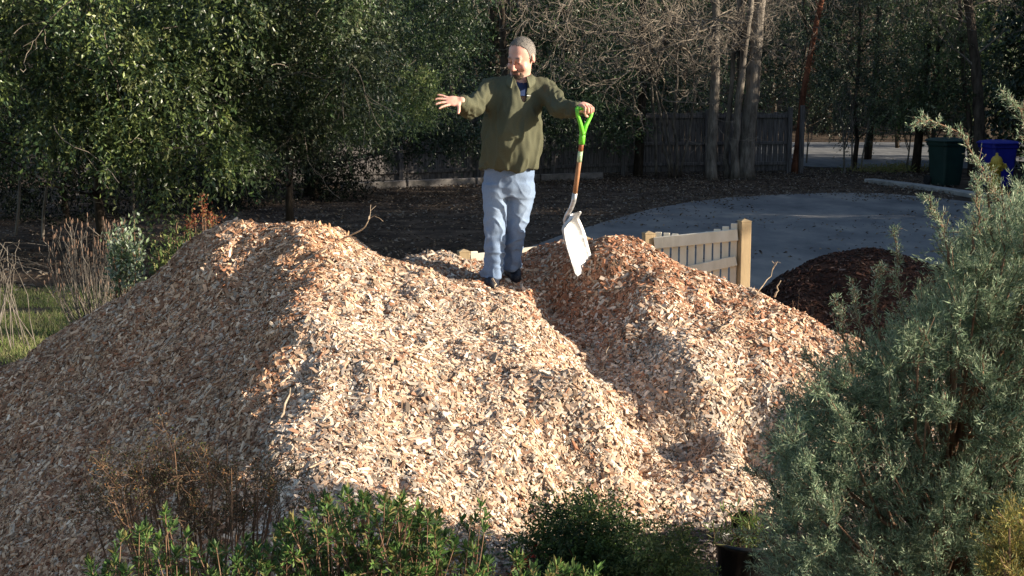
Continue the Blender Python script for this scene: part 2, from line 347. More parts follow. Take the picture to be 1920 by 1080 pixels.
for k in range(3):
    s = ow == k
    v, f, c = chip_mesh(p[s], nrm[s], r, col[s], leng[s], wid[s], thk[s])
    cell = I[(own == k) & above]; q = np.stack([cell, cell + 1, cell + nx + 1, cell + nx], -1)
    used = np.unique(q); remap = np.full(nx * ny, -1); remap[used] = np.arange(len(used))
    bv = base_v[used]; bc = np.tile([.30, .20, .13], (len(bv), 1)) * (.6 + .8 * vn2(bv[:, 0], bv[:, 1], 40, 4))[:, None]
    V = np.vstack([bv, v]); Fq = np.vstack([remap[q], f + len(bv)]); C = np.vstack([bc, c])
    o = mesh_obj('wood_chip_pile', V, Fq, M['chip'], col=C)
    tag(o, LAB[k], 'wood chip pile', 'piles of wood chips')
# chips strewn over the foreground bed
r = np.random.default_rng(23); n = 34000
x = r.uniform(.2, 4.2, n); y = r.uniform(5.5, 9.6, n); keep = hz(x, y) < ground_z(x, y) + .03; x = x[keep]; y = y[keep]; n = len(x)
pz = np.stack([x, y, ground_z(x, y) + .004], -1)
c = np.array([(.12, .10, .095), (.19, .16, .145), (.28, .23, .19), (.07, .055, .045)])[r.integers(0, 4, n)] * r.uniform(.6, 1.2, (n, 1))
lg = np.clip(r.lognormal(-3.9, .5, n), .008, .06)
v, f, c = chip_mesh(pz, np.tile([0, 0, 1.0], (n, 1)), r, c, lg, lg * .3, lg * .15, lift=.01)
o = mesh_obj('bark_mulch', v, f, M['chip'], col=c); tag(o, 'dark weathered bark mulch strewn over the planting bed in the foreground', 'mulch', kind='stuff')
# dark mulch pile on the road at right
dx = np.arange(-2.1, 2.1, .05); dy = np.arange(-1.6, 1.6, .05); DX, DY = np.meshgrid(dx, dy)
dc = P(1640, 600, 14.3)
def dz(x, y):
    t = np.sqrt((x / 1.75) ** 2 + (y / 1.2) ** 2); return .80 * np.maximum(0, 1 - t ** 1.6) * (1 - .12 * x / 2) + (vn2(x + 9, y, 3, 6) - .5) * .12 * sm((1.05 - t) * 3) - .03
DZ = dz(DX, DY); I2 = (np.arange(len(dy) - 1)[:, None] * len(dx) + np.arange(len(dx) - 1)[None, :]).reshape(-1)
q = np.stack([I2, I2 + 1, I2 + len(dx) + 1, I2 + len(dx)], -1)
bv = np.stack([DX + dc[0], DY + dc[1], DZ], -1).reshape(-1, 3)
r = np.random.default_rng(31); n = 30000; x = r.uniform(-2, 2, n); y = r.uniform(-1.5, 1.2, n); z = dz(x, y); kq = z > 0; x, y, z = x[kq], y[kq], z[kq]; n = len(x)
e = .03; nn = norm(np.stack([-(dz(x + e, y) - dz(x - e, y)) / (2 * e), -(dz(x, y + e) - dz(x, y - e)) / (2 * e), np.ones(n)], -1))
c = np.array([(.045, .022, .017), (.07, .034, .024), (.03, .02, .016), (.15, .10, .08)])[r.choice(4, n, p=[.42, .33, .19, .06])] * r.uniform(.6, 1.2, (n, 1))
lg = np.clip(r.lognormal(-3.5, .45, n), .012, .09)
v, f, c = chip_mesh(np.stack([x + dc[0], y + dc[1], z], -1), nn, r, c, lg, lg * .35, lg * .15, lift=.012)
o = mesh_obj('bark_mulch_pile', np.vstack([bv, v]), np.vstack([q, f + len(bv)]), M['chip'], col=np.vstack([np.tile([.06, .03, .02], (len(bv), 1)), c]))
tag(o, 'low dark red-brown bark mulch pile on the road in shade, behind the juniper', 'mulch pile')

# ---------------------------------------------------------------- foliage helpers
def leafquads(p, d, nrm, length, width, col, fold=.25):
    """one folded 4-vertex leaf at p growing along d; nrm is the blade normal"""
    d = norm(d); b = norm(np.cross(d, nrm)); n2 = np.cross(b, d); n = len(p)
    L_ = np.broadcast_to(length, (n,))[:, None]; W_ = np.broadcast_to(width, (n,))[:, None] * .5
    v = np.stack([p, p + d * L_ * .5 + b * W_ + n2 * W_ * fold, p + d * L_, p + d * L_ * .5 - b * W_ + n2 * W_ * fold], 1)
    f = np.arange(n * 4).reshape(-1, 4)
    t = np.concatenate([f[:, [0, 1, 2]], f[:, [0, 2, 3]]])
    return v.reshape(-1, 3), t, np.repeat(col, 4, 0)
class Cloud:
    def __init__(s): s.v = []; s.f = []; s.c = []; s.n = 0
    def add(s, v, f, c): s.v.append(v); s.f.append(np.asarray(f) + s.n); s.c.append(c); s.n += len(v)
    def build(s, name, m, parent): return mesh_obj(name, np.vstack(s.v), np.vstack(s.f), m, parent, np.vstack(s.c))
def clump_leaves(cl, clumps, n, size, pal, r, droop=.5, sparse=1.0, shell=.6):
    """leaves on small sprays spread through ellipsoid clumps (x,y,z,radius)"""
    clumps = np.asarray(clumps, float); wgt = clumps[:, 3] ** 2; wgt /= wgt.sum()
    ns = max(1, n // 14); k = r.choice(len(clumps), ns, p=wgt)
    dirs = norm(r.normal(size=(ns, 3))); rad = clumps[k, 3] * (shell + (1.12 - shell) * r.random(ns) ** .7)
    st = clumps[k, :3] + dirs * rad[:, None] * np.array([1, 1, .8])
    sd = norm(dirs + r.normal(0, .5, (ns, 3)) + np.array([0, 0, -droop])); sl_ = size * r.uniform(3, 7, ns)
    tone = r.uniform(.65, 1.25, ns) * (.5 + 1.0 * r.random(len(clumps))[k]); pi = r.choice(len(pal), ns)
    m = 14; t = np.tile(np.linspace(.05, 1, m), (ns, 1)); idx = np.repeat(np.arange(ns), m); t = t.ravel()
    pos = st[idx] + sd[idx] * (sl_[idx] * t)[:, None] + np.array([0, 0, -1.0]) * (sl_[idx] * t * t * droop * .4)[:, None] + r.normal(0, size * .25, (ns * m, 3))
    ld = norm(sd[idx] * .6 + r.normal(0, .7, (ns * m, 3)) + np.array([0, 0, -.25]))
    nn = norm(r.normal(0, .6, (ns * m, 3)) + np.array([.15, -.25, .7]))
    c = np.array(pal)[pi[idx]] * (tone[idx] * r.uniform(.8, 1.2, ns * m))[:, None]
    cl.add(*leafquads(pos, ld, nn, size * r.uniform(.6, 1.25, ns * m), size * r.uniform(.3, .5, ns * m), c))
    return st, sd, sl_
def inpoly(x, y, poly):
    poly = np.asarray(poly, float); ins = np.zeros(len(x), bool); j = len(poly) - 1
    for i in range(len(poly)):
        a, b = poly[i], poly[j]
        c = ((a[1] > y) != (b[1] > y)) & (x < (b[0] - a[0]) * (y - a[1]) / (b[1] - a[1] + 1e-9) + a[0]); ins ^= c; j = i
    return ins
def pixclumps(poly, n, Dr, rr, r):
    poly = np.asarray(poly, float); lo = poly.min(0); hi = poly.max(0); out = []
    while len(out) < n:
        x = r.uniform(lo[0], hi[0], 400); y = r.uniform(lo[1], hi[1], 400); k = inpoly(x, y, poly)
        for a, b in zip(x[k], y[k]): out.append([*P(a, b, r.uniform(*Dr)), r.uniform(*rr)])
    return np.array(out[:n])
def grow(mb, start, d, length, rad, depth, r, wander=.18, kids=(3, 5), n=6, up=.1, ratio=.62, ends=None, spread=.9, rmin=.003):
    steps = max(4, int(6 - depth * .2)); pts = [np.array(start, float)]; d = norm(d)
    for i in range(steps):
        d = norm(d + r.normal(0, wander, 3) + np.array([0, 0, up * .3])); pts.append(pts[-1] + d * length / steps)
    pts = np.array(pts); rs = rad * np.linspace(1, .45 if depth else .3, len(pts)); mb.tube(pts, np.maximum(rs, rmin), n, cap=depth == 0)
    if ends is not None and depth <= 1: ends.extend([(pts[k], d) for k in range(2, len(pts))])
    if depth == 0: return
    for _ in range(r.integers(kids[0], kids[1] + 1)):
        t = r.uniform(.3, 1.0); i = t * steps; a = int(min(i, steps - 1)); p0 = pts[a] + (pts[a + 1] - pts[a]) * (i - a)
        dd = norm(norm(pts[a + 1] - pts[a]) + norm(r.normal(size=3)) * spread + np.array([0, 0, up]))
        grow(mb, p0, dd, length * ratio * r.uniform(.7, 1.2), max(rs[a] * .55, rmin), depth - 1, r, wander, kids, max(3, n - 1), up, ratio, ends, spread, rmin)
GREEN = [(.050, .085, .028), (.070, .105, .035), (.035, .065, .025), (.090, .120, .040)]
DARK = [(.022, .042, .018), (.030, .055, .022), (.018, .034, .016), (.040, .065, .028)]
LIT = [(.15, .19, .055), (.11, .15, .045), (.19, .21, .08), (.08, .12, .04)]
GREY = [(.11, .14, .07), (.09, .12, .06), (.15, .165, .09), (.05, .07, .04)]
def tree(name, label, cat, base, h, trunk_r, clumps, n, size, pal, seed, bark='barkdark', leafm='leaf', droop=.4, limbs=10, group=None, lean=(0, 0), shell=.5, trunk=True):
    r = np.random.default_rng(seed); base = np.array(base, float)
    t = empty(name, base, label, cat, group); mb = MB()
    top = base + np.array([lean[0], lean[1], h])
    zz = np.linspace(0, 1, 9)[:, None]; ax = base * (1 - zz) + top * zz + np.concatenate([np.zeros((1, 3)), r.normal(0, .05 * h / 5, (8, 3)) * np.array([1, 1, 0])])
    mb.tube(ax, trunk_r * np.array([1.35, 1.05, 1, .9, .8, .65, .5, .35, .2]), 9)
    if len(clumps):
        for k in r.choice(len(clumps), min(limbs, len(clumps)), replace=False):
            c = clumps[k][:3]; s = ax[min(8, max(1, int((c[2] - base[2]) / h * 8 * .7)))]; mid = (s + c) / 2 + np.array([0, 0, -.1]) + r.normal(0, .12, 3)
            mb.tube([s, (s + mid) / 2 + r.normal(0, .05, 3), mid, (mid + c) / 2, c], trunk_r * np.array([.35, .28, .2, .14, .05]), 5)
    mb.build('trunk', M[bark], t, True)
    if len(clumps):
        cl = Cloud(); clump_leaves(cl, clumps, n, size, pal, r, droop, shell=shell); cl.build('crown', M[leafm], t)
    return t
# ---------------------------------------------------------------- big arching evergreen at left (two trees, leaves 16-22 m away)
r = np.random.default_rng(3)
polyA = [(-260, -120), (430, -120), (450, 120), (400, 200), (430, 290), (330, 330), (300, 310), (230, 262), (150, 278), (90, 290), (-260, 300)]
polyB = [(400, -120), (690, -120), (700, 60), (700, 150), (712, 205), (640, 250), (560, 275), (430, 295), (390, 200), (410, 60)]
polyC = [(650, -120), (900, -120), (860, 120), (815, 150), (800, 215), (745, 215), (715, 160), (690, 60)]
ca = pixclumps(polyA, 120, (18.0, 22), (.14, .36), r); cb = pixclumps(polyB, 90, (19.0, 23), (.14, .34), r)
ca = np.vstack([ca, [[*P(318, 345, 18.6), .16], [*P(325, 385, 18.5), .09], [*P(200, 290, 18.4), .14], [*P(420, 300, 18.6), .16]]])
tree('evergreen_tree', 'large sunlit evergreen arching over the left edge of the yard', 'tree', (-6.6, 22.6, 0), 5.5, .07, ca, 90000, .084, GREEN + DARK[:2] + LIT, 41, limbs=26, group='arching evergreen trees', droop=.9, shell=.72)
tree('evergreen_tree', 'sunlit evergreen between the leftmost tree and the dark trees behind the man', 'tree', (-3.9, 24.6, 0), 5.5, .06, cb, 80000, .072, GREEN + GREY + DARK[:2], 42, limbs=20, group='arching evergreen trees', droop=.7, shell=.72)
cc = pixclumps(polyC, 34, (26, 30), (.25, .55), r)
tree('evergreen_tree', 'dark speckled evergreen with one bright yellow-green bough beside the raised hand', 'tree', (-4.4, 31, 0), 6, .16, cc, 26000, .07, DARK + GREEN, 43, group='dark evergreens along the fence')
cl = Cloud(); clump_leaves(cl, [[*P(775, 165, 25.2), .32], [*P(800, 190, 25), .22], [*P(740, 150, 25.4), .28]], 4200, .07, LIT, r, .4)  # sunlight put into the colour: brighter leaf palette than the rest of the tree
bough = cl.build('lit_bough', M['leaf'], bpy.data.objects['evergreen_tree.002']); bough['label'] = 'bough with sunlight put into its bright yellow-green leaf colour'
# small twiggy stems inside and under the arching trees
mb = MB()
for i in range(60):
    a = ca[r.integers(len(ca))] if i % 2 else cb[r.integers(len(cb))]
    grow(mb, a[:3] - np.array([0, .3, 0]), (r.normal(0, .6), -.2, -.3 + r.normal(0, .4)), .9, .008, 1, r, .25, (2, 4), 4, 0, .6, rmin=.004)
mb.build('twigs', M['twig'], bpy.data.objects['evergreen_tree'])
# sapling stems standing in the dark beneath
for i, (px, pyb, D, h, lab) in enumerate([(28, 400, 23, 2.2, 'thin bare sapling stem in the dark at the far left edge'), (78, 398, 22.5, 2.0, 'pale thin sapling stem beneath the arching evergreen'), (250, 405, 24, 2.0, 'dark sapling stem beneath the hanging sprays of the evergreen')]):
    b = P(px, pyb, D); b[2] = 0; mb = MB(); grow(mb, b, (r.normal(0, .05), 0, 1), h, .028, 2, r, .05, (2, 3), 6, .5, .4)
    tag(mb.build('sapling', M['bark']), lab, 'sapling', 'saplings under the evergreen')
# ---------------------------------------------------------------- far fence
fenceM = noisemat('weathered_fence_wood', (.05, .046, .046), (.18, .165, .16), 6, .9, (6, 6, .4), bump=.5, bscale=40, dist=.01, spec=.1)
fa, fb, fc, fd = np.array([-9.5, 29.5, 0]), np.array([-4.6, 33.6, 0]), np.array([2.95, 37.6, 0]), np.array([7.5, 38.3, 0])
ft = empty('board_fence', tuple(fb), 'long weathered grey board fence behind the man and the bare trees', 'fence')
r = np.random.default_rng(9)
def bay(a, b, h, rails, boards=(0, None)):
    d = norm(b - a); n = np.array([d[1], -d[0], 0]); Ln = np.linalg.norm(b - a); mb = MB(); k = int(Ln / .145)
    ax = np.array([d, n, [0, 0, 1]])
    for i in range(k):
        c = a + d * (i + .5) * Ln / k; hh = h + r.normal(0, .012)
        mb.box(c + np.array([0, 0, hh / 2 + .05]), (Ln / k - .012, .018, hh - .1), ax, .004)
    mb.build('board_panel', fenceM, ft)
    for z in rails:
        mb = MB(); mb.box((a + b) / 2 + n * .035 + np.array([0, 0, z]), (Ln, .05, .09), ax, .008); mb.build('rail', fenceM, ft)
def fpost(p, h):
    mb = MB(); mb.box(p + np.array([0, -.07, h / 2]), (.12, .12, h), None, .01); mb.build('post', fenceM, ft)
for a, b, k, h, rails in ((fa, fb, 3, 1.55, (.35, 1.38)), (fb, fc, 4, 1.6, (.3, .80, 1.5)), (fc, fd, 2, 1.66, (.3, .85, 1.56))):
    for i in range(k): bay(a + (b - a) * i / k, a + (b - a) * (i + 1) / k, h, rails); fpost(a + (b - a) * i / k, h + .08)
fpost(fd, 1.8); fpost(fd + np.array([.35, .1, 0]), 1.85)
# low timber edging in front of the fence
edg = noisemat('old_timber_edge', (.10, .095, .09), (.22, .20, .19), 5, .9, (1, 1, 1), bump=.4, spec=.1)
mb = MB()
for a, b in [((640, 356), (760, 350)), ((762, 350), (890, 345)), ((892, 345), (1010, 338)), ((1012, 338), (1130, 334))]:
    A_, B_ = P(*a, 2.5 * F / (a[1] - 152)), P(*b, 2.5 * F / (b[1] - 152)); A_[2] = B_[2] = .09; d = norm(B_ - A_)
    mb.box((A_ + B_) / 2, (np.linalg.norm(B_ - A_) - .02, .14, .18), np.array([d, [-d[1], d[0], 0], [0, 0, 1]]), .015)
tag(mb.build('timber_edging', edg), 'low pale timber edging lying along the foot of the board fence', 'edging')
# ---------------------------------------------------------------- dark evergreens behind the fence
r = np.random.default_rng(13)
specs = [(-9.5, 37, 'dense dark evergreen in deep shade at the far left behind the fence'), (-6.3, 40, 'dark evergreen above the left half of the fence'), (-3.0, 41.5, 'dark glossy evergreen behind the man\'s raised hand'), (-.6, 40, 'dark glossy evergreen directly behind the man\'s head'), (1.6, 41, 'dark glossy evergreen over the fence right of the man'), (4.2, 44, 'dark evergreen behind the bare multi-stem tree')]
for i, (x, y, lab) in enumerate(specs):
    k = 42; cl_ = np.stack([x + r.normal(0, 1.15, k), y + r.normal(0, .8, k), r.uniform(.9, 7.5, k), r.uniform(.45, .95, k)], -1)
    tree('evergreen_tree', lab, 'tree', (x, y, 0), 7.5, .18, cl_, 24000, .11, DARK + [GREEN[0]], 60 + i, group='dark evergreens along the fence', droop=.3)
cl_ = pixclumps([(1030, 130), (1200, 120), (1190, 240), (1175, 290), (1120, 290), (1040, 200)], 16, (36, 37.2), (.25, .45), r)
tree('evergreen_tree', 'speckled glossy evergreen hanging over the fence by the shovel grip', 'tree', (1.9, 38.8, 0), 4.2, .1, cl_, 11000, .085, GREEN[:3] + DARK, 71, group='dark evergreens along the fence')
cl_ = np.vstack([pixclumps([(640, 190), (900, 190), (905, 258), (780, 268), (650, 262)], 26, (30.5, 31.8), (.2, .36), r), pixclumps([(890, 170), (1160, 180), (1150, 245), (1060, 262), (900, 262)], 26, (34.0, 35.2), (.2, .36), r)])
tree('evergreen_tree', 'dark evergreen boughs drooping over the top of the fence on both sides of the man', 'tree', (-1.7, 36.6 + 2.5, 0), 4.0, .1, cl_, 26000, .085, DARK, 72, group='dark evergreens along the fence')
# right-hand evergreens beyond the road
for i, (px, D, sx, zr, nn_, lab, pal) in enumerate([(1600, 41, .9, (1.5, 6.2), 24000, 'loose grey-green evergreen between the red-barked tree and the bins', GREY + DARK), (1745, 38, .75, (1.6, 6.0), 24000, 'evergreen with bright sunlit leaves at its top, above the green bin', GREEN + GREY), (1500, 50, 1.3, (1.2, 7), 16000, 'dim evergreen far behind the red-barked tree', DARK), (1905, 47, 1.2, (2.2, 7), 14000, 'yellow-green tree at the right edge beyond the bins', LIT + DARK), (1680, 53, 2.0, (1.4, 7), 18000, 'dim evergreen beyond the pale driveway', DARK), (1380, 47, 1.6, (.9, 7), 18000, 'dark evergreen behind the three pale trunks', DARK), (1240, 50, 1.6, (.8, 7.4), 16000, 'dark evergreen behind the right end of the fence', DARK)]):
    x = (px - 960) / F * D; k = 30; cl_ = np.stack([x + r.normal(0, sx, k), D + r.normal(0, .8, k), r.uniform(*zr, k), r.uniform(.35, .75, k)], -1)
    tree('evergreen_tree', lab, 'tree', (x, D, 0), 6.5, .06, cl_, nn_, .09, pal, 80 + i, group='evergreens beyond the road', droop=.3)
# far wood on the slope: many trunks with branches and dim foliage
r = np.random.default_rng(17); kk = 0
for i in range(46):
    x = r.uniform(-26, 34); y = r.uniform(62, 84); z = float(ground_z(x, y)) - .3
    mb = MB(); root = empty('bare_tree', (x, y, z), group='bare trees on the far slope'); hgt = r.uniform(9, 14)
    mb.tube([(x, y, z), (x + r.normal(0, .2), y, z + hgt * .3), (x + r.normal(0, .5), y, z + hgt * .65), (x + r.normal(0, .7), y, z + hgt)], np.array([.2, .16, .12, .05]) * r.uniform(.7, 1.4), 6)
    mb.build('trunk', M['bark'], root, True); mb = MB()
    for j in range(11):
        grow(mb, (x, y, z + r.uniform(1.5, hgt * .9)), (r.normal(), r.normal(), .5), r.uniform(1.8, 3.2), .05, 2, r, .2, (2, 4), 4, .2, .6, rmin=.012)
    mb.build('branches', M['twig'], root)
    tag(root, 'bare grey tree standing among others on the far wooded slope', 'tree')
for i in range(16):
    x = -26 + i * 3.7 + r.normal(0, .5); y = r.uniform(57, 63) + (4 if 7 < x < 14 else 0); k = 26
    if x > 7: y = r.uniform(61, 66)
    cl_ = np.stack([x + r.normal(0, 1.7, k), y + r.normal(0, .8, k), r.uniform(.6 if x < 7 else 1.5, 9, k), r.uniform(.6, 1.2, k)], -1)
    tree('evergreen_tree', 'dim dark evergreen in the far row at the foot of the wooded slope', 'tree', (x, y, 0), 9, .2, cl_, 9000, .16, DARK, 120 + i, group='far row of evergreens', droop=.2)
# ---------------------------------------------------------------- trunks on the right
r = np.random.default_rng(19)
def bigtrunk(name, label, pix, D, rad, bark, cat='tree', branches=6, group=None, seed=1, blen=1.6, upf=.5):
    """pix: base-to-top list of px,py; base at D on the ground"""
    r = np.random.default_rng(seed); pts = [P(a, b, D) for a, b in pix]; pts[0][2] = -.05
    top = pts[-1] + (pts[-1] - pts[-2]) * 1.0; top2 = top + (pts[-1] - pts[-2]) * .9 + np.array([.1, 0, 1.5]); pts = np.array(pts + [top, top2])
    t = empty(name, tuple(pts[0] + np.array([0, 0, .05])), label, cat, group); mb = MB(); m = len(pts)
    s = np.linspace(0, m - 1, 22); P2 = np.stack([np.interp(s, np.arange(m), pts[:, k]) for k in range(3)], -1)
    P2[1:-1] += r.normal(0, .012, (20, 3))
    rr = rad * np.interp(np.linspace(0, 1, 22), [0, .04, .12, 1], [1.5, 1.12, 1, .55]) * (1 + r.normal(0, .03, 22))
    mb.tube(P2, rr, 14); mb.build('trunk', M[bark], t, True); mb = MB()
    for k in range(branches):
        i = r.integers(8, 21); grow(mb, P2[i], (r.normal(), r.normal() * .6, upf), blen * r.uniform(.6, 1.2), rad * .22, 3, r, .2, (2, 4), 5, .15, .62, rmin=.006)
    if branches: mb.build('branches', M['bark' if bark != 'barkred' else 'twig'], t)
    return t
G = 'pale trunks in front of the fence'
bigtrunk('deciduous_tree', 'straight slim grey trunk, leftmost of the trunks in front of the fence', [(1332, 338), (1336, 250), (1343, 120), (1340, 0)], 36, .135, 'bark', group=G, seed=1)
bigtrunk('deciduous_tree', 'very thin grey trunk standing between the two thicker pale ones', [(1362, 335), (1364, 250), (1374, 130), (1386, 0)], 36.6, .07, 'bark', group=G, seed=2, branches=3)
bigtrunk('deciduous_tree', 'slim pale trunk leaning right, just left of the thickest trunk', [(1376, 336), (1380, 240), (1392, 120), (1410, 0)], 36.2, .10, 'bark', group=G, seed=3)
bigtrunk('deciduous_tree', 'thickest grey trunk, sunlit in its upper part, right of the leaning trunks', [(1396, 338), (1404, 230), (1416, 100), (1424, 0)], 36.4, .20, 'bark', group=G, seed=4)
t = bigtrunk('red_barked_tree', 'slender leaning tree with shaggy reddish bark right of the fence end', [(1490, 318), (1501, 220), (1517, 110), (1541, 0)], 38.5, .085, 'barkred', branches=5, seed=5)
mb = MB()
for i in range(90):
    k = r.random(); p = P(1490 + 50 * k + r.normal(0, 2.5), 310 - 310 * k, 38.5 - .08); grow(mb, p, (r.normal(0, 1), -.3, r.normal(0, .8)), .25, .012, 0, r, .4, (0, 0), 3)
mb.build('peeling_bark', M['barkred'], t)
bigtrunk('deciduous_tree', 'dark twin-stemmed trunk behind the green bin', [(1838, 300), (1836, 220), (1830, 120), (1815, 0)], 37, .15, 'barkdark', seed=6, branches=7)
bigtrunk('deciduous_tree', 'thin dark trunk just left of the blue bin', [(1822, 300), (1818, 230), (1808, 160), (1800, 0)], 37.5, .07, 'barkdark', seed=7, branches=3)
# multi-stem bare tree with arching sunlit branches in front of the fence
t = empty('bare_tree', tuple(P(1245, 330, 37.0) * np.array([1, 1, 0])), 'multi-stem bare tree with arching pale branches left of the grey trunks', 'tree')
r = np.random.default_rng(29); mb = MB(); tips = []
for pix, rad in [([(1231, 325), (1229, 240), (1224, 160), (1195, 110), (1185, 60)], .035), ([(1255, 325), (1245, 245), (1228, 160), (1240, 90), (1270, 20)], .03), ([(1268, 322), (1266, 220), (1266, 130), (1278, 80), (1310, 50)], .04), ([(1262, 324), (1250, 230), (1238, 190), (1215, 120), (1150, 60)], .03), ([(1275, 322), (1300, 200), (1300, 110), (1265, 40), (1230, -20)], .028)]:
    pp = np.array([P(a, b, 36.8 - .5 * i) for i, (a, b) in enumerate(pix)]); pp[0][2] = 0
    s = np.linspace(0, 4, 14); q = np.stack([np.interp(s, np.arange(5), pp[:, k]) for k in range(3)], -1); q[1:] += r.normal(0, .03, (13, 3))
    mb.tube(q, rad * np.linspace(1.1, .55, 14), 8); tips.append(q)
mb.build('trunk', M['bark'], t, True); mb = MB()
for q in tips:
    for k in range(7):
        i = r.integers(7, 14); grow(mb, q[i], (r.normal(-.2, 1), -.6 + r.normal(0, .5), r.normal(.15, .5)), r.uniform(1.0, 2.3), .022, 3, r, .28, (3, 4), 5, .0, .6, rmin=.005)
mb.build('branches', M['twig'], t)
# tangle of bare twigs hanging across the top right
for j, (px, py, D, lab) in enumerate([(1000, -60, 35, 'bare branch tangle hanging in from the top above the man'), (1160, -70, 34, 'bare branch tangle at the top between the man and the trunks'), (1480, -60, 37, 'bare branchy crown above the red-barked tree'), (1640, -60, 42, 'bare branchy crown above the loose grey-green evergreen'), (1860, -50, 36, 'bare branchy crown at the top right corner')]):
    r = np.random.default_rng(200 + j); b = P(px, py, D); mb = MB(); x0, y0 = b[0] + (.8 if j % 2 else -.8), D + 3.2
    root = empty('bare_tree', (x0, y0, 0), lab, 'tree', 'bare trees overhanging the road')
    m2 = MB(); m2.tube([(x0, y0, -.05), (x0 + .1, y0 - .2, 2.5), (x0, y0 - .8, 4.6), (b[0], D + .8, b[2] + 1.0)], [.13, .10, .08, .06], 8); m2.build('trunk', M['barkdark'], root, True)
    for k in range(13):
        grow(mb, b + np.array([r.normal(0, .9), r.uniform(0, 1.0), r.uniform(0, 1.0)]), (r.normal(0, 1.1), r.normal(0, .3), -.45 + r.normal(0, .4)), r.uniform(1.2, 2.2), .024, 3, r, .25, (3, 4), 4, -.05, .62, rmin=.005)
    mb.build('branches', M['twig'], root)
# saplings in the shade right of the fence
for i, (px, pyb, h, lab) in enumerate([(1584, 322, 1.9, 'thin sapling by the pale driveway, left of the other two'), (1598, 318, 1.9, 'thin sapling leaning right by the pale driveway'), (1614, 318, 2.1, 'sapling with side twigs left of the green bin'), (1700, 320, 1.5, 'small sapling just left of the green bin'), (1512, 305, 1.4, 'dark twiggy sapling right of the red-barked tree')]):
    b = P(px, pyb, 2.5 * F / (pyb - 152)); b[2] = 0; mb = MB(); grow(mb, b, (r.normal(0, .12), 0, 1), h, .03, 2, r, .08, (4, 6), 5, .4, .45, rmin=.005)
    tag(mb.build('sapling', M['bark']), lab, 'sapling', 'saplings right of the fence')
# ---------------------------------------------------------------- dry leaves on the ground
r = np.random.default_rng(37); n = 60000
x = r.uniform(-11, 13, n); y = 15 + r.random(n) ** .8 * 30
px, py = proj(np.stack([x, y, np.zeros(n)], -1))
edge = np.interp(px, [400, 640, 860, 960, 1050, 1140, 1290, 1450, 1650, 1850, 1960], [560, 550, 530, 476, 444, 416, 381, 367, 364, 384, 398])
edge = edge + (vn2(x, y, 1.1, 21) - .40) * 22 + np.abs(r.normal(0, 5.0, n)) * (r.random(n) < .5)
keep = (py < edge) & (px < 1790) & ((vn2(x, y, .8, 3) > .25) | (r.random(n) < .3)) & ~((y > 40.4) & (x > 7.4))
on_road = (py > edge) & (vn2(x, y, .5, 7) > .62) & (r.random(n) < .18) & (px < 2000)
keep |= on_road & (y > 17); x, y = x[keep], y[keep]; n = len(x)
pal = np.array([(.14, .10, .075), (.10, .072, .055), (.26, .20, .14), (.06, .045, .035), (.24, .21, .18)])
c = pal[r.integers(0, 5, n)] * r.uniform(.6, 1.2, (n, 1)); a = r.uniform(0, 6.283, n)
d = np.stack([np.cos(a), np.sin(a), r.normal(0, .35, n)], -1); nn = norm(np.stack([r.normal(0, .5, n), r.normal(0, .5, n), np.ones(n)], -1))
v, f, c = leafquads(np.stack([x, y, ground_z(x, y) + .025 + .03 * r.random(n)], -1), d, nn, r.uniform(.04, .09, n), r.uniform(.025, .05, n), c, .5)
o = mesh_obj('leaf_litter', v, f, M['litter'], col=c); tag(o, 'brown fallen leaves covering the ground between the road and the fence', 'leaf litter', kind='stuff')
# low yellow-green weeds by the driveway
for (px, py, w_, lab) in [(1655, 322, .9, 'low yellow-green weeds left of the green bin'), (1700, 318, .5, 'small yellow weed tuft beside the green bin')]:
    b = P(px, py, 2.5 * F / (py - 152)); n = 900; cl = Cloud(); p = np.stack([b[0] + r.normal(0, w_ * .6, n), b[1] + r.normal(0, .3, n), np.abs(r.normal(0, .09, n)) + .02], -1)
    cl.add(*leafquads(p, r.normal(0, 1, (n, 3)) + [0, 0, .8], norm(r.normal(0, .5, (n, 3)) + [0, 0, 1]), .07, .03, np.array([(.26, .26, .09), (.20, .22, .07), (.30, .24, .10)])[r.integers(0, 3, n)]))
    o = cl.build('weeds', M['leafmatt'], None); tag(o, lab, 'weeds')
# ---------------------------------------------------------------- unseen houses and trees added right of the frame to shade the road
brick = noisemat('brick_wall', (.16, .07, .05), (.26, .13, .09), 8, .9, spec=.1)
roofm = noisemat('roof_shingle', (.05, .05, .05), (.11, .10, .10), 12, .9, spec=.1)
def shade_house(x0, y0, x1, y1, h, rise, lab):
    t = empty('shade_house', ((x0 + x1) / 2, (y0 + y1) / 2, 0), lab, 'shade_house', 'unseen houses added to shade the road'); mb = MB()
    mb.box(((x0 + x1) / 2, (y0 + y1) / 2, h / 2), (x1 - x0, y1 - y0, h)); mb.build('wall', brick, t)
    xm = (x0 + x1) / 2; e = .4; v = [(x0 - e, y0 - e, h + .003), (x1 + e, y0 - e, h + .003), (x1 + e, y1 + e, h + .003), (x0 - e, y1 + e, h + .003), (xm, y0 - e, h + rise), (xm, y1 + e, h + rise)]
    mb = MB(); mb.add(v, [[0, 3, 2, 1], [0, 4, 5, 3], [1, 2, 5, 4]], [[0, 1, 4], [3, 5, 2]]); mb.build('roof', roofm, t)
    gl = mat('window_glass', (.03, .04, .05), .08, .6); fr = mat('white_frame', (.7, .7, .68), .5)
    for yy in np.arange(y0 + 1.8, y1 - 1, 3.2):
        for zz in (1.6, 4.3):
            if zz + .7 > h: continue
            f = MB(); f.box((x0 - .03, yy, zz), (.08, 1.1, 1.4)); fo = f.build('window', fr, t); q_ = MB(); q_.box((x0 - .075, yy, zz), (.02, .92, 1.22)); q_.build('pane', gl, fo)
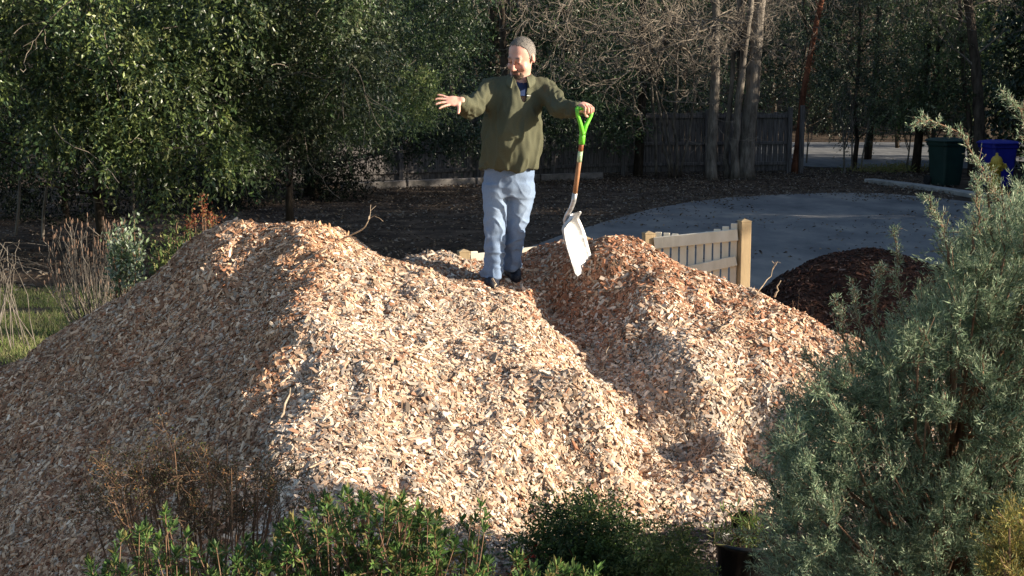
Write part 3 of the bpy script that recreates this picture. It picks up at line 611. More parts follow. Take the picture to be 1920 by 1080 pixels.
shade_house(19.5, 11.4, 27, 21.0, 5.6, 3.2, 'unseen two-storey brick building added right of the yard to block the sun')
shade_house(20.0, 23.5, 28, 40, 5.2, 2.4, 'second unseen brick building added further along to block the sun')
r = np.random.default_rng(78)
for i in range(15):  # row added out of view so the road and far ground fall into shade
    x, y = 16.2 + r.normal(0, .3), 11.5 + i * 2.3; k = 34; h = 7.3 if i < 8 else (5.6 if y < 40 else 7.5)
    cl_ = np.stack([x + r.normal(0, .5, k), y + r.normal(0, .8, k), r.uniform(.4, h, k), r.uniform(.6, .9, k)], -1)
    tree('evergreen_tree', 'unseen dense evergreen in the row added to block the sun', 'tree', (x, y, 0), h, .12, cl_, 6500, .24, DARK, 500 + i, group='unseen evergreen row added to block the sun')
r = np.random.default_rng(77)  # tall trees added out of view to block and dapple the sun
for i, (x, y, h) in enumerate([(17.5, 16, 8.5), (18.5, 21.6, 10), (18, 27, 8.5), (19, 33, 6), (18.5, 42, 9), (19, 46, 11), (20, 53, 12), (20, 60, 13), (22, 67, 14)]):
    k = 26; cl_ = np.stack([x + r.normal(0, 1.1, k), y + r.normal(0, 1.6, k), r.uniform(2.0, h, k), r.uniform(.7, 1.25, k)], -1)
    tree('evergreen_tree', 'unseen tall evergreen added at right to break up the sun', 'tree', (x, y, 0), h, .25, cl_, 5500, .26, GREEN, 300 + i, group='unseen tall evergreens added to break up the sun')

r = np.random.default_rng(91)
for i, (px, D, w_, lab) in enumerate([(-60, 25, 1.3, 'near-black shrub added as deep shade at the far left'), (120, 26, 1.2, 'near-black shrub added as deep shade under the arching evergreen'), (290, 27, 1.2, 'near-black shrub added as deep shade behind the hanging evergreen sprays'), (450, 28.5, 1.1, 'near-black shrub added as deep shade against the left stretch of the fence'), (590, 30, 1.0, 'low near-black shrub added as shade before the fence, left of the timber edging')]):
    b = P(px, 300, D); k = 26; hgt = [2.6, 2.6, 2.4, 1.9, 1.5][i]
    cl_ = np.stack([b[0] + r.normal(0, w_ * .6, k), D + r.normal(0, .5, k), r.uniform(.2, hgt, k), r.uniform(.3, .55, k)], -1)
    tree('shrub', lab, 'shrub', (b[0], D, 0), hgt, .05, cl_, 9000, .08, [(.012, .018, .011), (.02, .028, .015), (.016, .02, .014)], 400 + i, group='near-black shrubs added as deep shade', leafm='litter')  # near-black leaf colour stands in for the deep shade under the trees

# ================================================================ implicit surfaces (surface nets)
class SDF:
    def __init__(s, lo, hi, h):
        s.lo = np.array(lo, float); s.h = h; s.n = (np.ceil((np.array(hi) - s.lo) / h)).astype(int) + 1
        s.D = np.full(s.n, 1.0, dtype=np.float32)
    def _sub(s, lo, hi):
        a = np.maximum(0, np.floor((np.array(lo) - s.lo) / s.h).astype(int)); b = np.minimum(s.n, np.ceil((np.array(hi) - s.lo) / s.h).astype(int) + 1)
        sl = tuple(slice(i, j) for i, j in zip(a, b))
        ax = [s.lo[k] + s.h * np.arange(a[k], b[k]) for k in range(3)]
        return sl, np.stack(np.meshgrid(*ax, indexing='ij'), -1)
    def add(s, fn, lo, hi, k=.02, m=.06, mode='u'):
        sl, p = s._sub(np.array(lo) - m, np.array(hi) + m)
        if p.size == 0: return
        d = fn(p); o = s.D[sl]
        if mode == 'u':
            if k > 0: hh = np.clip(.5 + .5 * (o - d) / k, 0, 1); s.D[sl] = o * (1 - hh) + d * hh - k * hh * (1 - hh)
            else: s.D[sl] = np.minimum(o, d)
        else: s.D[sl] = np.maximum(o, -d)
    def cone(s, a, b, r1, r2, k=.02, mode='u'):
        a = np.array(a, float); b = np.array(b, float); R = max(r1, r2)
        def fn(p):
            ba = b - a; t = np.clip(((p - a) @ ba) / (ba @ ba + 1e-12), 0, 1); return np.linalg.norm(p - a - t[..., None] * ba, axis=-1) - (r1 + (r2 - r1) * t)
        s.add(fn, np.minimum(a, b) - R, np.maximum(a, b) + R, k, mode=mode)
    def ell(s, c, rad, Rm=None, k=.02, mode='u'):
        c = np.array(c, float); rad = np.array(rad, float); Rm = np.eye(3) if Rm is None else Rm; R = rad.max()
        def fn(p):
            q = (p - c) @ Rm.T; k0 = np.linalg.norm(q / rad, axis=-1); k1 = np.linalg.norm(q / rad ** 2, axis=-1) + 1e-9; return k0 * (k0 - 1) / k1
        s.add(fn, c - R, c + R, k, mode=mode)
    def stack(s, rows, k=.02, mode='u', e=2.0):
        """rows of (x, y, z, half width, half depth) from top to bottom"""
        a = np.array(sorted(rows, key=lambda q: q[2]), float)
        def fn(p):
            z = p[..., 2]; I = [np.interp(z, a[:, 2], a[:, j]) for j in (0, 1, 3, 4)]
            q = (np.abs((p[..., 0] - I[0]) / I[2]) ** e + np.abs((p[..., 1] - I[1]) / I[3]) ** e + 1e-9) ** (1 / e); d = (q - 1) * np.minimum(I[2], I[3]) * .92
            return np.maximum(d, np.maximum(z - a[-1, 2], a[0, 2] - z))
        lo = [min(a[:, 0] - a[:, 3]), min(a[:, 1] - a[:, 4]), a[0, 2]]; hi = [max(a[:, 0] + a[:, 3]), max(a[:, 1] + a[:, 4]), a[-1, 2]]
        s.add(fn, lo, hi, k, mode=mode)
    def mesh(s):
        D = s.D; neg = D < 0; n = np.array(D.shape)
        c = [neg[i:n[0] - 1 + i, j:n[1] - 1 + j, k:n[2] - 1 + k] for i in (0, 1) for j in (0, 1) for k in (0, 1)]
        cnt = sum(a.astype(np.int8) for a in c); act = (cnt > 0) & (cnt < 8); ijk = np.argwhere(act)
        cor = np.array([[i, j, k] for i in (0, 1) for j in (0, 1) for k in (0, 1)])
        vals = np.stack([D[ijk[:, 0] + a, ijk[:, 1] + b, ijk[:, 2] + c_] for a, b, c_ in cor], -1)
        acc = np.zeros((len(ijk), 3)); num = np.zeros(len(ijk))
        for a in range(8):
            for b in range(a + 1, 8):
                if np.abs(cor[a] - cor[b]).sum() != 1: continue
                va, vb = vals[:, a], vals[:, b]; x = (va < 0) != (vb < 0); t = np.where(x, va / np.where(x, va - vb, 1), 0)
                acc += np.where(x[:, None], cor[a] + t[:, None] * (cor[b] - cor[a]), 0); num += x
        v = s.lo + (ijk + acc / num[:, None]) * s.h
        idx = np.full(act.shape, -1); idx[tuple(ijk.T)] = np.arange(len(ijk)); F_ = []
        for ax in range(3):
            o = [k for k in range(3) if k != ax]; sh = n.copy(); sh[ax] -= 1
            A0 = [slice(1, n[k] - 1) for k in range(3)]; A1 = list(A0); A0[ax] = slice(0, n[ax] - 1); A1[ax] = slice(1, n[ax])
            x0 = neg[tuple(A0)]; x1 = neg[tuple(A1)]; e = np.argwhere(x0 != x1); off = np.ones(3, int); off[ax] = 0; e = e + off
            fl = neg[tuple(e.T)]
            u, w_ = np.zeros(3, int), np.zeros(3, int); u[(ax + 1) % 3] = 1; w_[(ax + 2) % 3] = 1
            q = np.stack([idx[tuple((e - u - w_).T)], idx[tuple((e - w_).T)], idx[tuple(e.T)], idx[tuple((e - u).T)]], -1)
            q = np.where(fl[:, None], q, q[:, ::-1]); F_.append(q[(q >= 0).all(1)])
        return v, np.vstack(F_)
def vnormals(v, f):
    fn = np.cross(v[f[:, 2]] - v[f[:, 0]], v[f[:, 3]] - v[f[:, 1]]); vn = np.zeros_like(v)
    for k in range(4): np.add.at(vn, f[:, k], fn)
    return norm(vn)
def relax(v, f, it=2, w=.5):
    for _ in range(it):
        acc = np.zeros_like(v); c = np.zeros(len(v))
        for k in range(4):
            np.add.at(acc, f[:, k], v[f[:, (k + 1) % 4]]); np.add.at(acc, f[:, (k + 1) % 4], v[f[:, k]]); np.add.at(c, f[:, k], 1); np.add.at(c, f[:, (k + 1) % 4], 1)
        v = v * (1 - w) + w * acc / np.maximum(c, 1)[:, None]
    return v
def n3(v, sc, off=0.0): return np.array([mnoise.noise(Vector((float(a[0] * sc[0] + off), float(a[1] * sc[1]), float(a[2] * sc[2])))) for a in v])
# ================================================================ the man
PD = 10.0
def Q(px, py, dy=0.0): return P(px, py, PD + dy)
px2m = PD / F
skinM = tintmat('skin', .5, .35, noise=.10, nscale=35); skinM.node_tree.nodes['Principled BSDF'].inputs['Subsurface Weight'].default_value = .08
skinM.node_tree.nodes['Principled BSDF'].inputs['Subsurface Scale'].default_value = .01
fleece = tintmat('olive_fleece', .95, .08, noise=.16, nscale=260, bump=.35)
denim = tintmat('denim', .9, .12, noise=.13, nscale=90, bump=.25, stretch=(3, 3, 1))
hairM = tintmat('short_grey_hair', .75, .25, noise=.35, nscale=400, bump=.5, stretch=(1, 1, .4))
feet = Q(940, 528)
man = empty('person', (float(feet[0]), 9.95, float(feet[2])), 'man in olive pullover and pale jeans standing on the chip pile, hand on shovel', 'person')
# head frame
hf = norm([-.50, -.76, -.42]); hu = np.array([.10, 0, 1.0]); hu = norm(hu - hf * (hu @ hf)); hx_ = np.cross(hu, -hf) * -1
hx_ = np.cross(hf, hu); hx_ = hx_ if hx_[0] > 0 else -hx_
HR = np.stack([hx_, hf, hu]); HS = 1.12; HC = Q(978, 108, -.02)
def hp(x, y, z): return HC + (np.array([x, y, z]) * HS) @ HR
def head_prims(s, infl=0.0, face=True):
    s.ell(hp(0, -.012, .028), np.array([.077, .096, .096]) * HS + infl, HR, .0)
    s.ell(hp(0, .022, -.045), np.array([.062, .070, .080]) * HS + infl, HR, .02)
    s.cone(hp(0, .060, -.100), hp(0, .030, -.095), .030 * HS + infl, .04 * HS + infl, .03)
    if face:
        s.cone(hp(-.036, .082, .030), hp(.036, .082, .030), .013, .013, .02)
        for k in (-1, 1):
            s.ell(hp(k * .033, .103, .010), [.017, .014, .012], HR, mode='s'); s.ell(hp(k * .032, .086, .009), [.0145, .0135, .0135], HR, .004)
            s.ell(hp(k * .046, .066, -.030), [.024, .026, .024], HR, .025)
            s.ell(hp(k * .083, -.004, .0), [.010, .019, .034], HR, .008); s.ell(hp(k * .093, .004, .002), [.006, .009, .018], HR, 0, mode='s')
        s.cone(hp(0, .094, .018), hp(0, .120, -.028), .0095, .0135, .014); s.cone(hp(-.012, .106, -.034), hp(.012, .106, -.034), .0095, .0095, .01)
        s.cone(hp(-.020, .093, -.060), hp(.020, .093, -.060), .0085, .0085, .008); s.cone(hp(-.017, .092, -.071), hp(.017, .092, -.071), .0085, .0085, .006)
        s.cone(hp(-.022, .104, -.0655), hp(.022, .104, -.0655), .0025, .0025, mode='s')
# hands
def finger(s, a, d1, d2, d3, L_, r0, k=.006):
    b = a + norm(d1) * L_ * .45; c = b + norm(d2) * L_ * .32; e = c + norm(d3) * L_ * .23
    s.cone(a, b, r0, r0 * .93, k); s.cone(b, c, r0 * .95, r0 * .85, .003); s.cone(c, e, r0 * .86, r0 * .72, .003)
wrR = Q(866, 189, -.42); elR = Q(881, 203, -.20); shR = Q(922, 170, .03)
wrL = Q(1086, 204, -.36); elL = Q(1052, 204, -.24); shL = Q(1024, 172, .02)
body = SDF([-.75, 9.35, .95], [.75, 10.45, 2.95], .0065)
rowsT = [(966, 150, 26, .06, .0), (966, 175, 42, .10, .0), (963, 205, 42, .10, -.02), (960, 250, 42, .11, -.03), (957, 310, 38, .10, -.01), (955, 350, 37, .10, 0)]
body.stack([(*(Q(a, b)[[0]]), 10.0 + e, Q(a, b)[2], c * px2m, d) for a, b, c, d, e in rowsT])
body.cone(Q(976, 125, .02), Q(974, 160, .03), .066, .082, .03)
body.cone(shR, elR, .05, .042); body.cone(elR, wrR, .034, .026); body.cone(shL, elL, .05, .042); body.cone(elL, wrL, .034, .026)
for a, b, c in ((Q(931, 350), Q(930, 430, -.02), Q(922, 518, -.05)), (Q(980, 350), Q(969, 430, .04), Q(960, 505, .14))):
    body.cone(a, b, .08, .05, .03); body.cone(b, c, .05, .032, .02); body.cone(c, c + np.array([0, -.06, -.03]), .03, .025)
head_prims(body)
# open right hand, palm down, fingers spread to the left
fw = norm([-.93, -.30, -.02]); sd = norm(np.array([.12, -.62, -.74])); sd = norm(sd - fw * (sd @ fw)); nrm_ = np.cross(fw, sd)
HRm = np.stack([fw, sd, nrm_])
body.ell(wrR + fw * .058, [.056, .044, .017], HRm, .02)
for o_, ang, ln, rr in ((-.033, -.34, .070, .0088), (-.012, -.10, .088, .0096), (.011, .12, .092, .0098), (.032, .36, .080, .0095)):
    a = wrR + fw * .095 + sd * o_; d = fw * math.cos(ang) + sd * math.sin(ang); up_ = np.array([0, 0, 1.0])
    finger(body, a, d + up_ * .12, d - up_ * .05, d - up_ * .22, ln, rr)
a = wrR + fw * .028 + sd * .030; finger(body, a, sd * .95 + fw * .15, sd + fw * .25, sd * .9 + fw * .4, .078, .0125, .012)
# left hand closed over the shovel grip
gA, gB = P(1083, 203, 9.60), P(1110, 206, 9.68); bd = norm(gB - gA); gm_ = (gA + gB) / 2
up_ = np.array([0, 0, 1.0]); fr = norm(np.cross(bd, up_)); fr = fr if fr[1] < 0 else -fr
body.cone(wrL, gm_ + up_ * .022 - fr * .020, .028, .026, .02); body.ell(gm_ + up_ * .026 - fr * .008, [.050, .034, .018], np.stack([bd, fr, up_]), .015)
for o_, ln, rr in ((-.040, .074, .0098), (-.014, .084, .0104), (.012, .080, .0102), (.036, .066, .0092)):
    a = gm_ + bd * o_ + up_ * .026 + fr * .020; finger(body, a, fr * .75 - up_ * .5, -up_ * 1.0 + fr * .05, -up_ * .6 - fr * .9, ln, rr)
a = wrL + (gm_ - wrL) * .5 - up_ * .004; finger(body, a - fr * .0, -up_ * .5 + bd * .3 + fr * .3, -up_ * .8 + bd * .5, bd - up_ * .2, .068, .012, .01)
v, f = body.mesh(); v = relax(v, f, 1, .35); hl = ((v - HC) @ HR.T) / HS
c = np.tile([.60, .33, .26], (len(v), 1)); 
def blend(c, m_, col): m_ = np.clip(m_, 0, 1)[:, None]; return c * (1 - m_) + np.array(col) * m_
isH = np.linalg.norm(hl, axis=1) < .19
c = blend(c, isH * np.exp(-((hl[:, 1] - .11) / .03) ** 2 - ((hl[:, 2] + .02) / .03) ** 2 - (hl[:, 0] / .03) ** 2) * .6, (.60, .26, .20))
for k in (-1, 1): c = blend(c, isH * np.exp(-((hl[:, 0] - k * .05) / .022) ** 2 - ((hl[:, 2] + .03) / .025) ** 2) * (hl[:, 1] > .03) * .28, (.60, .26, .21))
c = blend(c, isH * (hl[:, 1] > .07) * np.exp(-((hl[:, 2] + .066) / .008) ** 4 - (hl[:, 0] / .022) ** 4), (.28, .10, .085))
for k in (-1, 1):
    c = blend(c, isH * (hl[:, 1] > .06) * np.exp(-((hl[:, 0] - k * .032) / .014) ** 4 - ((hl[:, 2] - .004) / .0035) ** 4), (.03, .02, .018))
    c = blend(c, isH * (hl[:, 1] > .06) * .85 * np.exp(-((hl[:, 0] - k * .034) / .019) ** 4 - ((hl[:, 2] - .036) / .006) ** 4), (.12, .09, .07))
mesh_obj('body', v, f, skinM, man, c, True)
# hair
hr = SDF(HC - .18, HC + .18, .0055); head_prims(hr, .0035, False)
q = hr._sub(hr.lo, hr.lo + (hr.n - 1) * hr.h)[1][:hr.n[0], :hr.n[1], :hr.n[2]]; l = ((q - HC) @ HR.T) / HS
hline = np.interp(l[..., 1], [-.12, -.06, -.02, .018, .03, .05, .072, .09], [-.075, -.055, -.02, .0, .078, .104, .13, .18])
hline = hline + .010 * np.sin(l[..., 0] * 190 + 2) * .5 + .006 * np.sin(l[..., 0] * 420) + .012 * np.exp(-((np.abs(l[..., 0]) - .05) / .02) ** 2) * (l[..., 1] > .04)
hr.D = np.maximum(hr.D, (hline - l[..., 2]) * .8)
v, f = hr.mesh(); v = relax(v, f, 1, .4); nn = vnormals(v, f); v = v + nn * (n3(v, (120, 120, 60)) * .002)[:, None]; hl = ((v - HC) @ HR.T) / HS
hs = n3(v, (160, 160, 160)); c = np.tile([.22, .20, .185], (len(v), 1)); c = blend(c, np.clip((hl[:, 2] - .055) * 14 + hs * .6, 0, .85), (.12, .11, .10)); c = blend(c, np.clip((hl[:, 1] - .03) * 12, 0, .65), (.30, .22, .18))
hair = mesh_obj('hair', v, f, hairM, man, c, True)
k = r.integers(0, len(v), 9000); hd = norm(nn[k] + r.normal(0, .35, (9000, 3)) + HR[2] * .3 - HR[1] * .1); cc_ = np.where(r.random((9000, 1)) < .45, .6, 1.35) * c[k]
mesh_obj('hair_strands', *[a for a in leafquads(v[k] - nn[k] * .002, hd, r.normal(size=(9000, 3)), r.uniform(.004, .009, 9000), .0011, cc_)[:2]], hairM, hair, np.repeat(cc_, 4, 0))
# goatee
bd_ = SDF(HC - .18, HC + .18, .0045); head_prims(bd_, .006, False); bd_.cone(hp(-.026, .096, -.048), hp(.026, .096, -.048), .010, .010, .01); bd_.cone(hp(0, .078, -.10), hp(0, .066, -.125), .026, .018, .02)
q = bd_._sub(bd_.lo, bd_.lo + (bd_.n - 1) * bd_.h)[1][:bd_.n[0], :bd_.n[1], :bd_.n[2]]; l = ((q - HC) @ HR.T) / HS
reg = np.sqrt((l[..., 0] / .040) ** 2 + ((l[..., 2] + .092) / .052) ** 2) - 1; mouth = 1 - np.sqrt((l[..., 0] / .016) ** 2 + ((l[..., 2] + .067) / .0035) ** 2)
bd_.D = np.maximum(bd_.D, np.maximum(np.maximum(reg * .035, mouth * .008), .03 - l[..., 1]))
v, f = bd_.mesh(); nn = vnormals(v, f); v = v + nn * (n3(v, (120, 120, 120)) * .003)[:, None]; hl = ((v - HC) @ HR.T) / HS
c = blend(np.tile([.085, .055, .04], (len(v), 1)), np.clip((-hl[:, 2] - .09) * 22, 0, .8), (.24, .20, .16))
mesh_obj('goatee', v, f, hairM, man, c, True)
# pullover
def rows(t, inset=0, dz=0): return [(float(Q(a, b)[0]), 10.0 + e, float(Q(a, b)[2]) + dz, c * px2m - inset, d - inset) for a, b, c, d, e in t]
tor = [(974, 138, 20, .075, .02), (973, 148, 33, .10, .02), (970, 160, 45, .130, .01), (967, 180, 51, .160, 0), (963, 210, 53, .185, -.02), (961, 245, 54.5, .208, -.035), (959, 275, 55, .212, -.035), (957, 300, 54.5, .200, -.02), (955.5, 317, 54, .186, -.01)]
shr = SDF([-.62, 9.42, 1.82], [.62, 10.35, 2.66], .0075)
shr.stack(rows(tor), .02, e=1.62)
shr.cone(shR + [0, 0, .005], elR, .088, .066, .05); shr.cone(elR, wrR + (elR - wrR) * .10, .064, .046, .03)
shr.cone(shL + [0, 0, .005], elL, .088, .066, .05); shr.cone(elL, wrL + (elL - wrL) * .12, .066, .050, .03)
shr.cone(Q(938, 160, .03), Q(1012, 162, .03), .062, .062, .05)
# neck opening and placket
def wedge(p):
    pa, pb = Q(962, 140), Q(990, 140); pc = Q(983, 190)
    x, z = p[..., 0], p[..., 2]; t = (z - pc[2]) / (pa[2] - pc[2]); xl = pc[0] + (pa[0] - pc[0]) * t; xr = pc[0] + (pb[0] - pc[0]) * t
    e1 = (xl - x) * .9; e2 = (x - xr) * .9
    return np.maximum(np.maximum(np.maximum(e1, e2), p[..., 1] - 9.93), z - Q(975, 132)[2])
shr.add(wedge, [-.1, 9.5, 2.3], [.2, 9.95, 2.62], 0, 0, 's')
shr.cone(Q(976, 110, .0), Q(975, 147, .0), .074, .074, mode='s')
v, f = shr.mesh(); v = relax(v, f, 2, .5); nn = vnormals(v, f)
cz = v[:, 2]; lowb = sm((2.42 - cz) / .3)
fold = n3(v, (11, 7, 3.2)) * .022 * (.4 + .9 * lowb) + n3(v, (26, 18, 9), 5) * .011
dd = norm(np.array(elL) - shL); tL = (v - shL) @ dd; armL = sm((v[:, 0] - shL[0] + .01) / .05); armR = sm((shR[0] - .0 - v[:, 0]) / .05)
fold += armL * n3(v, (34, 10, 12), 2) * .013 + armR * n3(v, (30, 10, 14), 8) * .013
fold += .008 * np.sin((v[:, 2] * 60 + v[:, 0] * 70)) * np.exp(-((v[:, 0] - shL[0] + .03) / .06) ** 2 - ((v[:, 2] - 2.32) / .12) ** 2)
fold += -.006 + ((1 - np.abs(n3(v, (9, 6, 2.6), 31)) * 2.4).clip(0) ** 3) * .014 * (.3 + lowb) + (armL + armR) * ((1 - np.abs(n3(v, (20, 8, 10), 33)) * 2.4).clip(0) ** 3) * .010
v = v + nn * fold[:, None]
c = np.tile([.084, .085, .056], (len(v), 1)); 
shirt = mesh_obj('pullover', v, f, fleece, man, c, True); shirt_v = v
# collar: stand and two turned-down flaps, open at the front
for k in (-1, 1):
    vv = []; ns = 14; c0 = Q(975, 143, .012)
    for i in range(ns + 1):
        t = i / ns; a_ = math.pi / 2 - k * (t * 2.55); ca_, sa_ = math.cos(a_), math.sin(a_)
        drop = .040 * t ** 1.3; pt = .030 * sm((t - .62) / .38); sp_ = .0 + .012 * t
        for rr, zz in ((.072, .030 - drop), (.082, .038 - drop), (.100 + sp_, .012 - drop * 1.1 - pt), (.106 + sp_, -.006 - drop * 1.1 - pt), (.096 + sp_, -.010 - drop * 1.1 - pt), (.078, .010 - drop)):
            vv.append(c0 + np.array([ca_ * rr, -.012 - sa_ * rr * -1.0 * (1.0 + .42 * t), zz]))
    q_ = [[i * 6 + j, i * 6 + (j + 1) % 6, (i + 1) * 6 + (j + 1) % 6, (i + 1) * 6 + j] for i in range(ns) for j in range(6)]
    q_ += [[0, 1, 2, 3], [0, 3, 4, 5], [ns * 6 + 3, ns * 6 + 2, ns * 6 + 1, ns * 6], [ns * 6 + 5, ns * 6 + 4, ns * 6 + 3, ns * 6]]
    cm = MB(); cm.add(np.array(vv), q_, c=np.array([.10, .102, .068])); cm.build('collar', fleece, man, True, True)
for a_, b_ in ((elR, wrR), (elL, wrL)):
    d = norm(b_ - a_); e_ = b_ - d * np.linalg.norm(b_ - a_) * .10; mb = MB(); mb.tube([e_ - d * .030, e_ - d * .012, e_ + d * .012, e_ + d * .024], [.044, .047, .046, .040], 18, col=np.array([.075, .077, .052])); mb.build('cuff', fleece, man, True, True)
ts = SDF([-.2, 9.7, 2.25], [.28, 10.2, 2.62], .007); ts.stack(rows([q_ for q_ in tor if q_[1] < 200], .020), .01, e=1.62); ts.cone(Q(976, 120, .0), Q(975, 150, -.01), .062, .068, mode='s')
v, f = ts.mesh(); v = relax(v, f, 1); mesh_obj('tshirt', v, f, tintmat('navy_cotton', .9, .1, noise=.1), man, np.tile([.022, .035, .085], (len(v), 1)), True)
# tiny white chest emblem
pe = Q(991, 179); sel = shirt_v[(np.abs(shirt_v[:, 0] - pe[0]) < .012) & (np.abs(shirt_v[:, 2] - pe[2]) < .012)]
ye = sel[:, 1].min() if len(sel) else 9.85
mb = MB(); ex = norm([1, .32, -.06])
mb.box((pe[0] - .006, ye - .001, pe[2]), (.016, .004, .006), np.stack([ex, np.cross([0, 0, 1], ex), [0, 0, 1]]), .001); mb.box((pe[0] + .008, ye + .003, pe[2] - .001), (.011, .004, .004), np.stack([ex, np.cross([0, 0, 1], ex), [0, 0, 1]]), .001)
mb.build('chest_emblem', mat('white_stitching', (.7, .7, .68), .8), man)
# jeans
jn = SDF([-.36, 9.62, .98], [.30, 10.36, 1.98], .0065)
hip = [(955, 309, 47.5, .145, 0), (954.5, 330, 48, .142, .005), (953.5, 350, 48, .138, .01), (953, 368, 47, .120, .012)]
jn.stack(rows(hip), .0)
def leg(t, k): jn.stack([(float(P(a, b, 10.0 + e)[0]), 10.0 + e, float(P(a, b, 10.0 + e)[2]), c * px2m, d) for a, b, c, d, e in t], k)
leg([(929.5, 345, 24.5, .12, .005), (929, 370, 25, .115, 0), (929, 400, 23, .105, -.03), (929, 430, 19.5, .090, -.05), (928, 455, 19, .086, -.06), (926, 485, 20.5, .090, -.06), (923, 508, 20.5, .094, -.06), (920.5, 520, 19, .092, -.07)], .03)
leg([(978.5, 345, 23.5, .12, .015), (978, 370, 24.5, .115, .02), (974, 400, 21.5, .105, .03), (968, 430, 18.5, .090, .05), (963.5, 455, 18, .086, .06), (961, 482, 17.5, .088, .10), (959.5, 503, 17, .09, .13)], .03)
v, f = jn.mesh(); v = relax(v, f, 2, .5); nn = vnormals(v, f)
low = sm((1.42 - v[:, 2]) / .3); kn = np.exp(-((v[:, 2] - 1.42) / .13) ** 2); th = np.exp(-((v[:, 2] - 1.75) / .1) ** 2)
v = v + nn * (n3(v, (7, 6, 13)) * .012 * (.35 + low + kn * .5) + n3(v, (16, 12, 22), 3) * .011 * (.35 + low * 1.0 + .6 * kn) + n3(v, (10, 6, 18), 9) * .007 * th + ((1 - np.abs(n3(v, (11, 8, 10), 20)) * 2.4).clip(0) ** 3) * .011 * (low * .8 + kn + .35) - .004)[:, None]
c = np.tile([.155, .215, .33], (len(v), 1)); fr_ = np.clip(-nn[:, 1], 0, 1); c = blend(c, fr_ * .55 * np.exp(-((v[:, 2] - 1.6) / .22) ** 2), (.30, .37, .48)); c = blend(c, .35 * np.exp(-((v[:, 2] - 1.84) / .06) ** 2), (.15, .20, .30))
mesh_obj('jeans', v, f, denim, man, c, True)
# shoes
shoeM = noisemat('black_shoe', (.006, .008, .016), (.014, .017, .028), 30, .6, bump=.2, spec=.3)
for heel, toe in ((Q(922, 524, -.02), P(922, 533, 9.80)), (Q(960, 513, .18), P(967, 518, 10.05))):
    sh = SDF(np.minimum(heel, toe) - .12, np.maximum(heel, toe) + .14, .006); g0 = float(hz(toe[0], toe[1])) - .008; g1 = float(hz(heel[0], heel[1])) + .0
    h0 = np.array([heel[0], heel[1], g1 + .05]); t0 = np.array([toe[0], toe[1], g0 + .038])
    sh.cone(h0, (h0 + t0) / 2, .045, .050, .02); sh.cone((h0 + t0) / 2 - [0, 0, .004], t0, .050, .040, .02); sh.cone(h0 + [0, 0, .005], h0 + [0, 0, .07], .045, .042, .02)
    v, f = sh.mesh(); v = relax(v, f, 1); so_ = mesh_obj('shoe', v, f, shoeM, man, None, True)
    d = norm((t0 - h0)); sdv = norm(np.cross(d, [0, 0, 1])); upv = np.cross(sdv, d); mb = MB(); prof = []
    for t in np.linspace(0, 2 * math.pi, 24, endpoint=False):
        prof.append((h0 + t0) / 2 + d * math.cos(t) * (np.linalg.norm(t0 - h0) / 2 + .045) + sdv * math.sin(t) * .052 - upv * .036)
    prof = np.array(prof); vv = np.vstack([prof, prof - upv * .022]); n_ = 24
    mb.add(vv, [[i, (i + 1) % n_, n_ + (i + 1) % n_, n_ + i] for i in range(n_)], None)
    mb.add(np.vstack([prof, prof.mean(0)]), None, [[i, n_, (i + 1) % n_] for i in range(n_)]); mb.build('sole', mat('dark_rubber', (.02, .02, .022), .8), so_)
# ================================================================ shovel
alu = noisemat('brushed_aluminium', (.34, .34, .35), (.66, .67, .70), 9, .42, (1, 1, 2.5), bump=.15, spec=.5, metal=.55)
green = noisemat('green_plastic', (.12, .50, .035), (.17, .60, .05), 20, .45, bump=.1, spec=.4)
woodh = noisemat('worn_handle', (.26, .12, .06), (.45, .25, .13), 14, .6, (1, 1, .2), bump=.2, spec=.3)
tip = P(1093, 512, 9.93)
shv = empty('shovel', tuple(tip), 'scoop shovel with green grip and bright metal blade, standing under the man\'s hand', 'shovel')
mb = MB(); ya, yb = gA - bd * .006, gB + bd * .004; jn_ = P(1092.5, 250, 9.655)
mb.tube([ya + (gB - gA) * -.02, yb], .0135, 10); mb.build('grip_bar', green, shv, True)
mb = MB()
for e_ in (ya, yb): mb.tube([e_ + [0, 0, .004], e_ * .75 + jn_ * .25 + (e_ - gm_) * .12, e_ * .35 + jn_ * .65, jn_ - [0, 0, .01]], [.014, .013, .015, .019], 10)
mb.tube([jn_ + [0, 0, .015], P(1090.5, 270, 9.67)], [.022, .021], 12); mb.build('grip_yoke', green, shv, True)
def hseg(name, a, b, m_, rad):
    mb = MB(); mb.tube([a, (a + b) / 2, b], rad, 12); o = mb.build(name, m_, shv, True); return o
h1, h2, h3, h4 = P(1090.5, 268, 9.67), P(1088.5, 283, 9.69), P(1086, 303, 9.715), P(1078, 362, 9.80)
hseg('handle_band', h1, h2, noisemat('brown_handle_band', (.20, .06, .03), (.32, .12, .06), 20, .5), .0165)
hseg('handle_sticker', h2, h3, noisemat('pale_green_sticker', (.30, .48, .25), (.55, .66, .48), 25, .5), .0168)
hseg('shaft', h3, h4, woodh, .0165)
mb = MB(); mb.tube([h4, P(1075.5, 378, 9.82), P(1070.5, 391, 9.84), P(1063, 403, 9.87), P(1059, 413, 9.89), P(1061, 432, 9.905)], [.018, .0175, .017, .0165, .015, .008], 12); mb.build('socket', alu, shv, True)
top = P(1056, 405, 9.88); Ld = norm(tip - top); Wd = norm([.50, .80, .30]); Wd = norm(Wd - Ld * (Wd @ Ld)); Nn = np.cross(Ld, Wd); Nn = Nn if Nn[0] > 0 else -Nn
LEN = np.linalg.norm(tip - top); nu, nv = 26, 19; vv = []
